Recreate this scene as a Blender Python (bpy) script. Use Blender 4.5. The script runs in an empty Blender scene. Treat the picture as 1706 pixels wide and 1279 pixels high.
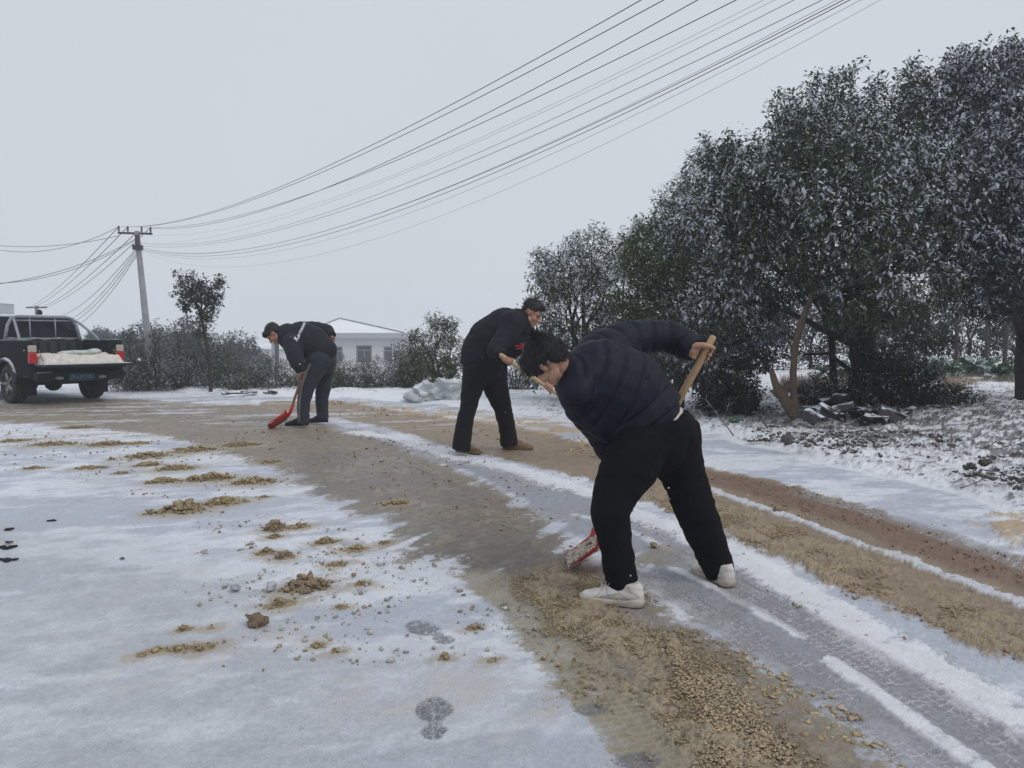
import bpy, bmesh, math, random
import numpy as np
from mathutils import Vector, Matrix, noise as mnoise
from mathutils.bvhtree import BVHTree

# ------------------------------------------------------------------ camera, world, sun, exposure
SC = bpy.context.scene
COL = SC.collection
R = math.radians
F, CX, CY, HC = 1289.0, 853.0, 639.5, 1.2      # focal length in photo pixels, centre, camera height
PITCH = R(3.53)
cam_d = bpy.data.cameras.new('camera'); cam = bpy.data.objects.new('camera', cam_d); COL.objects.link(cam)
cam.location = (0, 0, HC); cam.rotation_euler = (math.pi/2 - PITCH, 0, 0)
cam_d.sensor_width = 36; cam_d.lens = F/1706*36; cam_d.clip_start = .05; cam_d.clip_end = 2000
SC.camera = cam
W = bpy.data.worlds.new("World"); SC.world = W; W.use_nodes = True
wt = W.node_tree; wt.nodes.clear()
wo = wt.nodes.new('ShaderNodeOutputWorld'); wb = wt.nodes.new('ShaderNodeBackground')
sk = wt.nodes.new('ShaderNodeTexSky'); sk.sky_type = 'NISHITA'; sk.sun_disc = False
SUN_EL, SUN_AZ = R(48), R(130)
sk.sun_elevation = SUN_EL; sk.sun_rotation = SUN_AZ; sk.air_density = 1.5; sk.dust_density = 6
mx = wt.nodes.new('ShaderNodeMix'); mx.data_type = 'RGBA'; mx.inputs[0].default_value = .93
tcw = wt.nodes.new('ShaderNodeTexCoord'); nzw = wt.nodes.new('ShaderNodeTexNoise'); nzw.inputs['Scale'].default_value = 1.3
nzw.inputs['Detail'].default_value = 3
crw = wt.nodes.new('ShaderNodeMapRange'); crw.inputs['From Min'].default_value = .3; crw.inputs['From Max'].default_value = .7
crw.inputs['To Min'].default_value = .97; crw.inputs['To Max'].default_value = 1.03
vmw = wt.nodes.new('ShaderNodeVectorMath'); vmw.operation = 'SCALE'; vmw.inputs[0].default_value = (6.35, 6.72, 7.25)
wt.links.new(tcw.outputs['Generated'], nzw.inputs['Vector']); wt.links.new(nzw.outputs[0], crw.inputs[0])
wt.links.new(crw.outputs[0], vmw.inputs['Scale'])
wt.links.new(sk.outputs[0], mx.inputs['A']); wt.links.new(vmw.outputs[0], mx.inputs['B'])
wt.links.new(mx.outputs['Result'], wb.inputs[0]); wb.inputs[1].default_value = .1; wt.links.new(wb.outputs[0], wo.inputs[0])
sd = bpy.data.lights.new('sun', 'SUN'); sun = bpy.data.objects.new('sun', sd); COL.objects.link(sun)
sd.energy = .95; sd.angle = R(25); sd.color = (1, .97, .93)
sdir = Vector((math.sin(SUN_AZ)*math.cos(SUN_EL), math.cos(SUN_AZ)*math.cos(SUN_EL), math.sin(SUN_EL)))
sun.rotation_euler = sdir.to_track_quat('Z', 'Y').to_euler()
SC.view_settings.view_transform = 'Standard'; SC.view_settings.look = 'None'; SC.view_settings.exposure = .03; SC.view_settings.gamma = 1
SC.render.engine = 'CYCLES'; SC.cycles.use_denoising = True
SC.cycles.max_bounces = 6; SC.cycles.diffuse_bounces = 3; SC.cycles.glossy_bounces = 2; SC.cycles.volume_bounces = 1; SC.cycles.volume_step_rate = 4
SC.cycles.transparent_max_bounces = 6; SC.cycles.caustics_reflective = False; SC.cycles.caustics_refractive = False

# ------------------------------------------------------------------ helpers
def ray(px, py):
    x = (px-CX)/F; v = -(py-CY)/F
    return Vector((x, math.cos(PITCH)+v*math.sin(PITCH), -math.sin(PITCH)+v*math.cos(PITCH)))
def P(px, py, Y):                       # the point at distance Y seen at a pixel of the photograph
    d = ray(px, py); return Vector((0, 0, HC)) + d*(Y/d.y)
def G(px, py, z=0.0):                   # the ground point seen at a pixel
    d = ray(px, py); return Vector((0, 0, HC)) + d*((z-HC)/d.z)
def pm(Y): return F/Y                   # photo pixels per metre at distance Y
def tag(o, label=None, cat=None, group=None, kind=None):
    if label: o['label'] = label
    if cat: o['category'] = cat
    if group: o['group'] = group
    if kind: o['kind'] = kind
    return o
def link(o, parent=None):
    COL.objects.link(o)
    if parent is not None: o.parent = parent
    return o
def empty(name, loc=(0, 0, 0), rz=0, parent=None):
    o = bpy.data.objects.new(name, None); o.location = loc; o.rotation_euler = (0, 0, rz); o.empty_display_size = .2
    return link(o, parent)
def meshobj(name, verts, faces, mat, parent=None, smooth=False, loc=None):
    me = bpy.data.meshes.new(name)
    me.from_pydata([tuple(v) for v in verts], [], [tuple(f) for f in faces]); me.update()
    if mat: me.materials.append(mat)
    if smooth: me.shade_smooth()
    o = bpy.data.objects.new(name, me)
    if loc is not None: o.location = loc
    return link(o, parent)
def npmesh(name, V, Fq, mat, parent=None, smooth=False, cols=None):
    """fast mesh from numpy arrays, all faces with the same number of corners"""
    me = bpy.data.meshes.new(name); n = Fq.shape[1]
    me.vertices.add(len(V)); me.vertices.foreach_set('co', np.ascontiguousarray(V, np.float32).ravel())
    me.loops.add(Fq.size); me.loops.foreach_set('vertex_index', np.ascontiguousarray(Fq, np.int32).ravel())
    me.polygons.add(len(Fq)); me.polygons.foreach_set('loop_start', np.arange(0, Fq.size, n, dtype=np.int32))
    me.update(calc_edges=True)
    for k, a in (cols or {}).items():
        if a.ndim == 2:
            at = me.attributes.new(k, 'FLOAT_COLOR', 'POINT')
            full = np.ones((len(V), 4), np.float32); full[:, :a.shape[1]] = a; at.data.foreach_set('color', full.ravel())
        else:
            at = me.attributes.new(k, 'FLOAT', 'POINT'); at.data.foreach_set('value', a.astype(np.float32))
    if smooth: me.polygons.foreach_set('use_smooth', np.ones(len(Fq), bool))
    if mat: me.materials.append(mat)
    o = bpy.data.objects.new(name, me)
    return link(o, parent)
def bmobj(name, bm, mat, parent=None, smooth=False):
    me = bpy.data.meshes.new(name); bm.to_mesh(me); bm.free()
    if mat: me.materials.append(mat)
    if smooth: me.shade_smooth()
    return link(bpy.data.objects.new(name, me), parent)
def add_box(bm, c, s, rot=None, bev=0.0):
    M = Matrix.Translation(c) @ (rot.to_4x4() if rot is not None else Matrix()) @ Matrix.Diagonal((s[0], s[1], s[2], 1))
    r = bmesh.ops.create_cube(bm, size=1, matrix=M)
    if bev:
        ed = list({e for v in r['verts'] for e in v.link_edges})
        bmesh.ops.bevel(bm, geom=ed, offset=bev, segments=2, affect='EDGES', profile=.6)
def add_prism(bm, poly, y0, y1, axis='y'):
    """extrude a closed 2-D outline (x,z) from y0 to y1"""
    def mk(a, b, t): return (a, t, b) if axis == 'y' else ((t, a, b) if axis == 'x' else (a, b, t))
    v0 = [bm.verts.new(mk(a, b, y0)) for a, b in poly]; v1 = [bm.verts.new(mk(a, b, y1)) for a, b in poly]
    n = len(poly); fs = [bm.faces.new(v0), bm.faces.new(v1[::-1])]
    for i in range(n): fs.append(bm.faces.new((v0[i], v1[i], v1[(i+1) % n], v0[(i+1) % n])))
    bmesh.ops.recalc_face_normals(bm, faces=fs); return fs
def add_tube(bm, pts, rad, n=8, cap=True):
    pts = [Vector(p) for p in pts]; rad = rad if isinstance(rad, (list, tuple)) else [rad]*len(pts)
    rings = []; up = None
    for i, p in enumerate(pts):
        t = (pts[min(i+1, len(pts)-1)]-pts[max(i-1, 0)]).normalized()
        if up is None: up = t.orthogonal().normalized()
        up = (up - t*up.dot(t)).normalized(); b = t.cross(up)
        rings.append([bm.verts.new(p+(up*math.cos(2*math.pi*k/n)+b*math.sin(2*math.pi*k/n))*rad[i]) for k in range(n)])
    for a, b in zip(rings, rings[1:]):
        for k in range(n): bm.faces.new((a[k], a[(k+1) % n], b[(k+1) % n], b[k]))
    if cap: bm.faces.new(rings[0][::-1]); bm.faces.new(rings[-1])

# --- numpy noise
def _h(ix, iy, s):
    h = (ix.astype(np.int64)*374761393 + iy.astype(np.int64)*668265263 + s*1442695041) & 0xffffffff
    h = ((h ^ (h >> 13))*1274126177) & 0xffffffff
    return ((h ^ (h >> 16)) & 0xffff)/65535.0
def vnoise(x, y, s=0):
    ix = np.floor(x); iy = np.floor(y); fx = x-ix; fy = y-iy
    fx = fx*fx*fx*(fx*(fx*6-15)+10); fy = fy*fy*fy*(fy*(fy*6-15)+10)
    a = _h(ix, iy, s); b = _h(ix+1, iy, s); c = _h(ix, iy+1, s); d = _h(ix+1, iy+1, s)
    return (a*(1-fx)+b*fx)*(1-fy) + (c*(1-fx)+d*fx)*fy
def fbm(x, y, s=0, o=4, g=.5):
    t = 0; a = 1; n = 0
    for i in range(o):
        t = t + a*vnoise(x+17.3*i, y-9.1*i, s+i); n += a; a *= g; x = x*2.03; y = y*2.03
    return t/n
def sstep(a, b, x):
    t = np.clip((x-a)/(b-a), 0, 1); return t*t*(3-2*t)
def poly_sdf(x, y, pts):
    """signed distance (positive inside) to a closed polygon of ground points"""
    d = np.full(x.shape, 1e9); ins = np.zeros(x.shape, bool); n = len(pts)
    for i in range(n):
        ax, ay = pts[i]; bx, by = pts[(i+1) % n]; ex, ey = bx-ax, by-ay
        t = np.clip(((x-ax)*ex+(y-ay)*ey)/(ex*ex+ey*ey+1e-12), 0, 1)
        d = np.minimum(d, (x-ax-ex*t)**2+(y-ay-ey*t)**2)
        c = ((ay > y) != (by > y)) & (x < ex*(y-ay)/(ey if abs(ey) > 1e-12 else 1e-12)+ax); ins ^= c
    return np.where(ins, 1, -1)*np.sqrt(d)
def line_uv(x, y, pts):
    """lateral (signed) and along-line coordinates of the nearest point on a polyline"""
    best = np.full(x.shape, 1e9); u = np.zeros(x.shape); v = np.zeros(x.shape); s = 0
    for (ax, ay), (bx, by) in zip(pts, pts[1:]):
        ex, ey = bx-ax, by-ay; L = math.hypot(ex, ey)
        t = np.clip(((x-ax)*ex+(y-ay)*ey)/(L*L), 0, 1)
        dx = x-ax-ex*t; dy = y-ay-ey*t; d = dx*dx+dy*dy; m = d < best
        best = np.where(m, d, best); u = np.where(m, np.sign(ex*dy-ey*dx)*np.sqrt(d), u); v = np.where(m, s+t*L, v); s += L
    return u, v
def g2(pts): return [tuple(G(a, b)[:2]) for a, b in pts]
def smoothline(pts, k=6):
    out = []; n = len(pts)
    for i in range(n-1):
        p0 = pts[max(i-1, 0)]; p1 = pts[i]; p2 = pts[i+1]; p3 = pts[min(i+2, n-1)]
        for j in range(k):
            t = j/k
            out.append(tuple(.5*((2*b)+(-a+c)*t+(2*a-5*b+4*c-d)*t*t+(-a+3*b-3*c+d)*t**3) for a, b, c, d in zip(p0, p1, p2, p3)))
    out.append(tuple(pts[-1])); return out

# --- materials
def mat(name, col=(.5, .5, .5), rough=.6, metal=0, noise=0, nscale=20, bump=0, bscale=60, spec=.4, col2=None, attr=None, sheen=0, emit=None, stretch=None):
    m = bpy.data.materials.new(name); m.use_nodes = True; t = m.node_tree; b = t.nodes['Principled BSDF']
    b.inputs['Base Color'].default_value = (*col, 1); b.inputs['Roughness'].default_value = rough
    b.inputs['Metallic'].default_value = metal; b.inputs['Specular IOR Level'].default_value = spec
    if sheen: b.inputs['Sheen Weight'].default_value = sheen
    tc = t.nodes.new('ShaderNodeTexCoord'); src = tc.outputs['Object']
    if stretch:
        mp = t.nodes.new('ShaderNodeMapping'); mp.inputs['Scale'].default_value = stretch; t.links.new(src, mp.inputs[0]); src = mp.outputs[0]
    base = None
    if attr:
        a = t.nodes.new('ShaderNodeAttribute'); a.attribute_name = attr; base = a.outputs['Color']; t.links.new(base, b.inputs['Base Color'])
    if noise or col2:
        n = t.nodes.new('ShaderNodeTexNoise'); n.inputs['Scale'].default_value = nscale; n.inputs['Detail'].default_value = 5
        t.links.new(src, n.inputs['Vector'])
        mr = t.nodes.new('ShaderNodeMapRange'); mr.inputs['From Min'].default_value = .3; mr.inputs['From Max'].default_value = .7
        t.links.new(n.outputs[0], mr.inputs[0])
        x = t.nodes.new('ShaderNodeMix'); x.data_type = 'RGBA'; t.links.new(mr.outputs[0], x.inputs[0])
        if base is not None:
            mr.inputs['To Min'].default_value = 1-noise; mr.inputs['To Max'].default_value = 1+noise
            vm = t.nodes.new('ShaderNodeVectorMath'); vm.operation = 'SCALE'; t.links.new(base, vm.inputs[0]); t.links.new(mr.outputs[0], vm.inputs['Scale'])
            t.links.new(vm.outputs[0], b.inputs['Base Color'])
        else:
            c2 = col2 or tuple(c*(1+noise) for c in col); c1 = col if col2 else tuple(c*(1-noise) for c in col)
            x.inputs['A'].default_value = (*c1, 1); x.inputs['B'].default_value = (*c2, 1); t.links.new(x.outputs['Result'], b.inputs['Base Color'])
    if bump:
        n = t.nodes.new('ShaderNodeTexNoise'); n.inputs['Scale'].default_value = bscale; n.inputs['Detail'].default_value = 4
        bp = t.nodes.new('ShaderNodeBump'); bp.inputs['Strength'].default_value = bump; bp.inputs['Distance'].default_value = .01
        t.links.new(src, n.inputs['Vector']); t.links.new(n.outputs[0], bp.inputs['Height']); t.links.new(bp.outputs[0], b.inputs['Normal'])
    if emit: b.inputs['Emission Color'].default_value = (*emit, 1); b.inputs['Emission Strength'].default_value = 1
    return m
def snowcap(m, lo=.45, hi=.75, scale=6, amt=1.0, cover=.5, col=(.74, .78, .88)):
    """snow lying on the up-facing parts of a material"""
    t = m.node_tree; b = t.nodes['Principled BSDF']; inp = b.inputs['Base Color']
    g = t.nodes.new('ShaderNodeNewGeometry'); sp = t.nodes.new('ShaderNodeSeparateXYZ'); t.links.new(g.outputs['Normal'], sp.inputs[0])
    n = t.nodes.new('ShaderNodeTexNoise'); n.inputs['Scale'].default_value = scale; n.inputs['Detail'].default_value = 6; tc = t.nodes.new('ShaderNodeTexCoord'); t.links.new(tc.outputs['Object'], n.inputs['Vector'])
    a = t.nodes.new('ShaderNodeMath'); a.operation = 'MULTIPLY_ADD'; t.links.new(n.outputs[0], a.inputs[0]); a.inputs[1].default_value = 1.2; a.inputs[2].default_value = -.6-(.5-cover)
    a2 = t.nodes.new('ShaderNodeMath'); a2.operation = 'ADD'; t.links.new(sp.outputs['Z'], a2.inputs[0]); t.links.new(a.outputs[0], a2.inputs[1])
    mr = t.nodes.new('ShaderNodeMapRange'); mr.inputs['From Min'].default_value = lo; mr.inputs['From Max'].default_value = hi; mr.inputs['To Max'].default_value = amt; t.links.new(a2.outputs[0], mr.inputs[0])
    x = t.nodes.new('ShaderNodeMix'); x.data_type = 'RGBA'; t.links.new(mr.outputs[0], x.inputs[0]); x.inputs['B'].default_value = (*col, 1)
    if inp.is_linked: t.links.new(inp.links[0].from_socket, x.inputs['A'])
    else: x.inputs['A'].default_value = inp.default_value
    t.links.new(x.outputs['Result'], inp); return m
rnd = random.Random(7); rng = np.random.default_rng(11)
# ------------------------------------------------------------------ ground and road
VERGE_EDGE = smoothline(g2([(-900, 652), (-300, 650), (0, 646), (200, 648), (330, 655), (420, 660), (560, 663), (700, 672), (860, 690), (1000, 705), (1150, 722),
                (1240, 742), (1350, 768), (1500, 803), (1620, 832), (1706, 872), (1850, 930), (2300, 1120)]), 4)
def terrain(x, y, vu):
    """height of the land beyond the road: verge, then the lower fields"""
    out = np.clip(vu, 0, None)                                  # metres beyond the road's far edge
    h = .05*sstep(0, .4, out)
    far = sstep(2.5, 9, out)*sstep(5, -1, x)
    h = h - 2.6*sstep(19, 45, y)*sstep(14, -2, x-.12*y)
    h = h + .25*sstep(1.2, 4, out)*sstep(2, 6, x)
    return h
PILES = [(88, 741, 62, .3), (180, 741, 52, .45), (232, 739, 26, .3), (322, 751, 62, .45), (245, 761, 60, .45), (186, 766, 12, .8), (247, 775, 34, .4), (150, 780, 36, .2), (201, 789, 20, .6), (292, 781, 52, .35), (350, 799, 66, .6), (272, 803, 42, .45),
             (424, 804, 60, .55), (441, 828, 20, .5), (305, 851, 72, .85), (249, 857, 16, 1.2), (372, 838, 62, .5), (457, 882, 42, 1.1), (500, 877, 36, .6), (542, 904, 40, .6), (443, 921, 34, .7), (472, 929, 38, 1.0), (508, 978, 72, .95), (468, 1006, 52, .5),
             (352, 1046, 14, .8), (308, 1048, 26, .5), (340, 1080, 44, .65), (300, 1082, 42, .5), (262, 1084, 30, .5), (236, 1092, 22, .5), (531, 1076, 28, .5), (741, 1097, 17, .8), (559, 1086, 14, .6), (788, 1046, 24, .35), (604, 973, 34, .35), (571, 1012, 24, .4),
             (458, 895, 30, .5), (590, 915, 46, .3), (640, 905, 26, .35), (660, 838, 40, .3), (130, 712, 40, .25), (400, 742, 60, .3), (490, 880, 30, .4), (560, 940, 36, .3), (820, 1100, 20, .4), (60, 780, 30, .2), (20, 735, 40, .25), (450, 770, 30, .3)]
def ground_sheet():
    rows = np.concatenate([np.arange(1560, 900, -2.0), np.arange(900, 640, -1.1), np.arange(640, 580, -.8)])
    dist = F*HC/(rows-560.0); dist = np.concatenate([dist, np.geomspace(dist[-1]*1.04, 420, 40)])
    cols = np.concatenate([np.linspace(-2.2, -.78, 90)[:-1], np.linspace(-.78, .78, 1080), np.linspace(.78, 1.5, 170)[1:], np.linspace(1.5, 2.2, 50)[1:]])
    X = dist[:, None]*cols[None, :]; Y = np.repeat(dist[:, None], len(cols), 1)
    nr, nc = X.shape; x = X.ravel(); y = Y.ravel()
    vu, vv = line_uv(x, y, VERGE_EDGE)
    # road edge wobble
    wob = (fbm(x*1.5, y*1.5, 3, 4)-.5)*.5*sstep(3, 10, y)
    verge = sstep(-.04, .04, vu+wob)
    z = terrain(x, y, vu)
    # ---- noise fields, anisotropic along the road where useful
    n1 = fbm(x*.9, y*.9, 1, 5); n2 = fbm(x*5, y*5, 20, 5, .6); n3 = fbm(x*22, y*22, 40, 4, .6); n4 = fbm(x*60, y*60, 60, 3, .65)
    n5 = vnoise(x*140, y*140, 77)
    warp = (n2-.5)*.22 + (n3-.5)*.09 + (n1-.5)*.25
    sa_ = x*math.cos(1.06)+y*math.sin(1.06); sb_ = -x*math.sin(1.06)+y*math.cos(1.06); ragged = (fbm(sa_*1.0, sb_*8, 501, 4, .55)-.5)*(.30+.75*np.exp(-((x+.25)**2+(y-4.7)**2)/1.6))
    def zone(pts, soft=.05, w=1.0, smooth=3):
        d = poly_sdf(x, y, g2(pts) if smooth == 0 else smoothline(g2(pts)+[g2(pts)[0]], smooth)[:-1]); return sstep(-.9, .9, (d+warp*w*1.25+ragged*w)/soft+(n3-.5)*2.6+(n4-.5)*2.2)
    # ---- zones traced on the ground
    B1 = zone([(-600, 664), (0, 671), (200, 664), (330, 672), (440, 676), (520, 696), (575, 716), (640, 732), (700, 758), (800, 796), (880, 842), (945, 890), (1010, 930), (1060, 930),
               (1100, 990), (1180, 1035), (1330, 1140), (1440, 1215), (1600, 1330), (1800, 1500), (1350, 1700), (1170, 1420), (1100, 1300), (1055, 1230), (1010, 1165), (950, 1110), (880, 1050), (820, 990),
               (780, 958), (700, 918), (640, 880), (560, 835), (480, 795), (400, 762), (320, 740), (240, 722), (120, 712), (0, 705), (-600, 720)], .085, .8)
    B2 = zone([(500, 668), (560, 668), (700, 690), (860, 712), (1000, 745), (1170, 778), (1300, 803), (1430, 842), (1540, 880), (1706, 940), (1950, 1035), (2400, 1230), (2400, 1400), (1950, 1230),
               (1706, 1112), (1560, 1055), (1400, 982), (1240, 903), (1180, 872), (1080, 838), (980, 800), (860, 768), (760, 745), (700, 727), (600, 704), (520, 692), (440, 680), (440, 668)], .04, .55)
    RED = zone([(1000, 752), (1170, 782), (1300, 808), (1430, 847), (1540, 888), (1706, 952), (2100, 1110), (2100, 1170), (1706, 990), (1540, 925), (1430, 880), (1300, 840), (1170, 802), (1000, 765)], .05, .35)
    GREYR = zone([(1330, 812), (1430, 835), (1540, 868), (1706, 925), (2100, 1080), (2100, 1105), (1706, 942), (1540, 882), (1430, 845)], .03, .2)
    FARSL = zone([(600, 672), (700, 680), (800, 690), (900, 698), (1000, 722), (1100, 752), (1100, 765), (980, 742), (860, 716), (740, 698), (640, 684)], .1, 1.3)
    HI = zone([(1640, 868), (1706, 862), (1850, 890), (1850, 930), (1706, 905)], .08, .6)
    WET = zone([(560, 745), (700, 775), (800, 812), (870, 850), (930, 900), (940, 930), (800, 965), (700, 910), (600, 850), (480, 785)], .12, .5)
    PATCH = zone([(1045, 925), (1100, 905), (1150, 922), (1120, 938), (1050, 940)], .03, .2)
    CRUM = zone([(850, 958), (930, 940), (985, 955), (1010, 995), (1090, 1060), (1190, 1130), (1290, 1230), (1420, 1420), (1250, 1420), (1180, 1300), (1110, 1190), (1030, 1110), (960, 1050), (890, 1000)], .05, .5)
    CRUM2 = zone([(1040, 800), (1180, 850), (1320, 900), (1450, 950), (1600, 1015), (1706, 1065), (2000, 1200), (2000, 1150), (1706, 1030), (1560, 975), (1400, 915), (1250, 862), (1150, 825), (1040, 785)], .06, .6)
    CRUM3 = zone([(1090, 830), (1240, 900), (1400, 975), (1560, 1050), (1706, 1110), (2000, 1240), (2000, 1205), (1706, 1075), (1550, 1020), (1400, 950), (1240, 880)], .05, .7)
    # flat grey ice / tyre tracks
    def track(pts, hw, w=.15, soft=.02):
        u, v = line_uv(x, y, smoothline(g2(pts), 6)); m = sstep(-1, 1, (hw-np.abs(u+warp*w))/soft+(n3-.5)*2.4+(n4-.5)*2.4); return m, u, v
    SPREAD = zone([(520, 702), (600, 715), (700, 738), (800, 770), (960, 815), (1060, 852), (1180, 900), (1300, 960), (1500, 1060), (1706, 1175), (2100, 1400), (1900, 1500), (1600, 1300), (1440, 1215), (1330, 1140), (1180, 1035),
                   (1100, 990), (1060, 930), (1010, 930), (945, 890), (880, 842), (800, 796), (700, 758), (640, 732), (575, 716)], .04, .5)
    W1, _, _ = track([(600, 720), (680, 732), (760, 757), (860, 785), (960, 815), (1020, 838)], .13, 1.0, .06)
    W1b, _, _ = track([(1000, 836), (1080, 868), (1160, 905)], .10, .5, .04)
    W2, _, _ = track([(1150, 893), (1235, 930), (1330, 990), (1450, 1062), (1600, 1145), (1750, 1230), (2000, 1380)], .125, .5, .03)
    W3, _, _ = track([(1120, 948), (1150, 960), (1220, 995), (1330, 1060)], .034, .12, .012)
    W4, _, _ = track([(1385, 1102), (1440, 1142), (1520, 1205), (1640, 1290), (1760, 1390)], .042, .2, .014)
    W5, _, _ = track([(960, 858), (1030, 880), (1110, 915), (1150, 935)], .03, .3, .02)
    STR, _, _ = track([(1120, 795), (1180, 815), (1290, 852), (1400, 890), (1500, 925), (1600, 965), (1706, 1005), (1900, 1080)], .045, .7, .02)
    T1, u1, v1 = track([(1140, 925), (1225, 975), (1340, 1040), (1450, 1105), (1560, 1175), (1700, 1262), (1850, 1370)], .10, .05)
    T2, u2, v2 = track([(1080, 960), (1200, 1035), (1320, 1110), (1420, 1180), (1530, 1262), (1640, 1350)], .085, .05)
    T3, u3, v3 = track([(800, 958), (880, 1030), (960, 1105), (1040, 1190), (1110, 1280), (1200, 1420)], .12, .25)
    T4, u4, v4 = track([(1330, 820), (1430, 846), (1540, 880), (1706, 938), (1900, 1015)], .09, .1)
    CX_, u5, v5 = track([(1100, 925), (1200, 960), (1210, 1010), (1120, 1040), (1040, 1010)], .06, .3)
    def tread(u, v, hw, p=.034, k=1.0):
        """blocks and grooves of a tyre print"""
        lane = np.floor((u+hw)/(hw*2/5)); f = ((u+hw)/(hw*2/5)) % 1
        k = 1.9 if hw == .12 else 1.0; g = np.minimum(f, 1-f) < .055*k
        vv_ = (v/p + lane*.37 + np.abs(f-.5)*.5*np.where(lane % 2 == 0, 1, -1)) % 1
        return np.where(g | (vv_ < .15*k), 1.0, 0.0)
    # ---- snow cover
    SN = np.array([.715, .74, .80]); ICE = np.array([.32, .33, .37]); BR = np.array([.27, .225, .178]); BRD = np.array([.175, .152, .130])
    TAN = np.array([.36, .295, .20]); REDC = np.array([.215, .138, .098]); OLV = np.array([.27, .25, .19]); CON = np.array([.28, .28, .30])
    def mixc(c, d, m): return c*(1-m[:, None])+d*m[:, None]
    # smooth icy patches of the left yard, streaky along a diagonal
    ca, sa = math.cos(.32), math.sin(.32); xs = x*ca+y*sa; ys = -x*sa+y*ca
    s1 = fbm(xs*.55, ys*1.6, 101, 5, .55); s2 = fbm(xs*4.5, ys*9, 111, 5, .65)
    ice = sstep(.42, .58, s1*.58+s2*.42)
    col = np.tile(SN, (len(x), 1))
    col = mixc(col, np.array([.40, .435, .52]), ice*.72)
    leftyard = zone([(-600, 900), (0, 880), (260, 885), (420, 930), (560, 1010), (800, 1090), (980, 1200), (1000, 1420), (-600, 1800)], .3, 2.0)
    col = mixc(col, np.array([.46, .48, .525]), leftyard*(.35+.5*sstep(.35, .6, s2*.5+n1*.5)))
    far_clean = sstep(6.0, 9, y)
    col *= (1+(n4-.5)*.26+(n3-.5)*.20+(n2-.5)*.18)[:, None]
    speck = sstep(.80, .86, n5*.6+n4*.4)*(.35); col = mixc(col, np.array([.4, .42, .48]), speck)
    hgt = (n2-.5)*.010 + (s1-.5)*.01 + (n4-.5)*.0035 + (s2-.5)*.004
    rough = np.full(x.shape, .75)
    col = mixc(col, np.array([.83, .85, .90])*(.92+.16*n3[:, None]), verge*.85)   # fresh untrodden snow on the bank
    # verge: cleared snow on the near strip, clods beyond
    out = np.clip(vu+wob, 0, None)
    rub = verge*sstep(-.6, 1.2, x)*sstep(.0, .25, out)
    c1 = fbm(x*7, y*7, 201, 4, .6); c2_ = fbm(x*26, y*26, 211, 3, .6)
    clod = rub*(1-.55*sstep(2.0, 4.0, out))*(.035*sstep(.45, .75, c1)+.045*(c2_-.35)*sstep(.38, .6, c1)) + rub*.05*(fbm(x*1.8, y*1.8, 221, 3)-.4)
    z = z+clod
    patch = fbm(x*1.3, y*1.3, 236, 4); dk = rub*sstep(.56, .64, .55*c2_+.45*fbm(x*14, y*14, 231, 3, .6)+.12*(patch-.5)+.05*sstep(1.5, 3.5, out)*sstep(14, 10, y))*(1-.6*sstep(12, 16, y))
    SOIL = np.array([.05, .043, .042])
    col = mixc(col, SOIL, np.clip(dk, 0, 1)*.85)
    litter = rub*sstep(1.2, 2.6, out+n1*1.5)*sstep(.40, .56, fbm(x*11, y*11, 241, 4, .65))*sstep(14, 10.5, y)
    col = mixc(col, np.array([.06, .052, .048]), litter*.8)
    fl = verge*(1-sstep(-.6, 1.2, x)); z = z+fl*(fbm(x*2.2, y*2.2, 251, 4)-.4)*.10*sstep(0, .5, out)
    fdk = fl*sstep(.60, .68, fbm(x*6, y*9, 261, 4, .6))*sstep(.4, 1.4, out); col = mixc(col, SOIL*1.5, fdk*.6)
    # under the hedges and the tree line the soil is bare in patches
    # ---- brown zones
    roadm = 1-verge*sstep(.0, .05, out)
    lane = fbm(u3*14+3, v3*.9, 301, 4, .6)
    b = np.maximum(B1, B2)*roadm
    thin = sstep(.40, .62, fbm(xs*1.1, ys*3.2, 311, 5, .6))*sstep(6.5, 10, y)
    cb = mixc(np.tile(BR, (len(x), 1)), BRD, sstep(.35, .7, n1*.5+n2*.5)*.5)
    cb = mixc(cb, BRD, WET*.75)
    cb = mixc(cb, OLV*1.15, sstep(.5, .7, n2*.6+n3*.4)*.5)
    cb = mixc(cb, REDC*1.0, RED*(.7+.3*n3)); cb = mixc(cb, np.array([.34, .24, .15]), B2*(1-RED)*.45)
    cb *= (1+(n3-.5)*.5+(n4-.5)*.35+(n5-.5)*.18)[:, None]
    col = mixc(col, cb, b)
    # slush leftovers on the far left
    fs = sstep(.54, .66, fbm(xs*.9+2, ys*5, 321, 5, .6))*sstep(7.5, 10, y)*sstep(16.5, 13.5, y)*roadm*sstep(4, -1, x)
    col = mixc(col, BR*1.35, fs*.6*(1-b)); col = mixc(col, SN*.86, b*fs*sstep(9.5, 11, y)*.65)
    # middle strip: dull ice with white stripes
    sp = SPREAD*roadm
    gi = mixc(np.tile(ICE, (len(x), 1)), np.array([.30, .285, .275]), sstep(.4, .65, n1*.4+n2*.6)*.55)
    gi *= (1+(n4-.5)*.5+(n3-.5)*.25)[:, None]
    col = mixc(col, gi, sp*(.80+.2*sstep(.3, .5, n3)))
    for wz, k in ((W1, .85), (W1b, .8), (W2, .95), (W3, .95), (W4, .9), (W5, .7)):
        mm = wz*roadm*k*sstep(.30, .50, n3*.4+n2*.4+n4*.2+.06); col = mixc(col, np.array([.80, .815, .86])*(.9+.2*n3[:, None]), mm); hgt = hgt+mm*.006
    mm = STR*roadm; col = mixc(col, SN*.9*(1+(n3[:, None]-.5)*.3), mm*.93*sstep(.25, .5, n3*.6+n2*.4+.12)); hgt = hgt+mm*.012*n3*2
    col = mixc(col, OLV*1.0, PATCH*.8)
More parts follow.
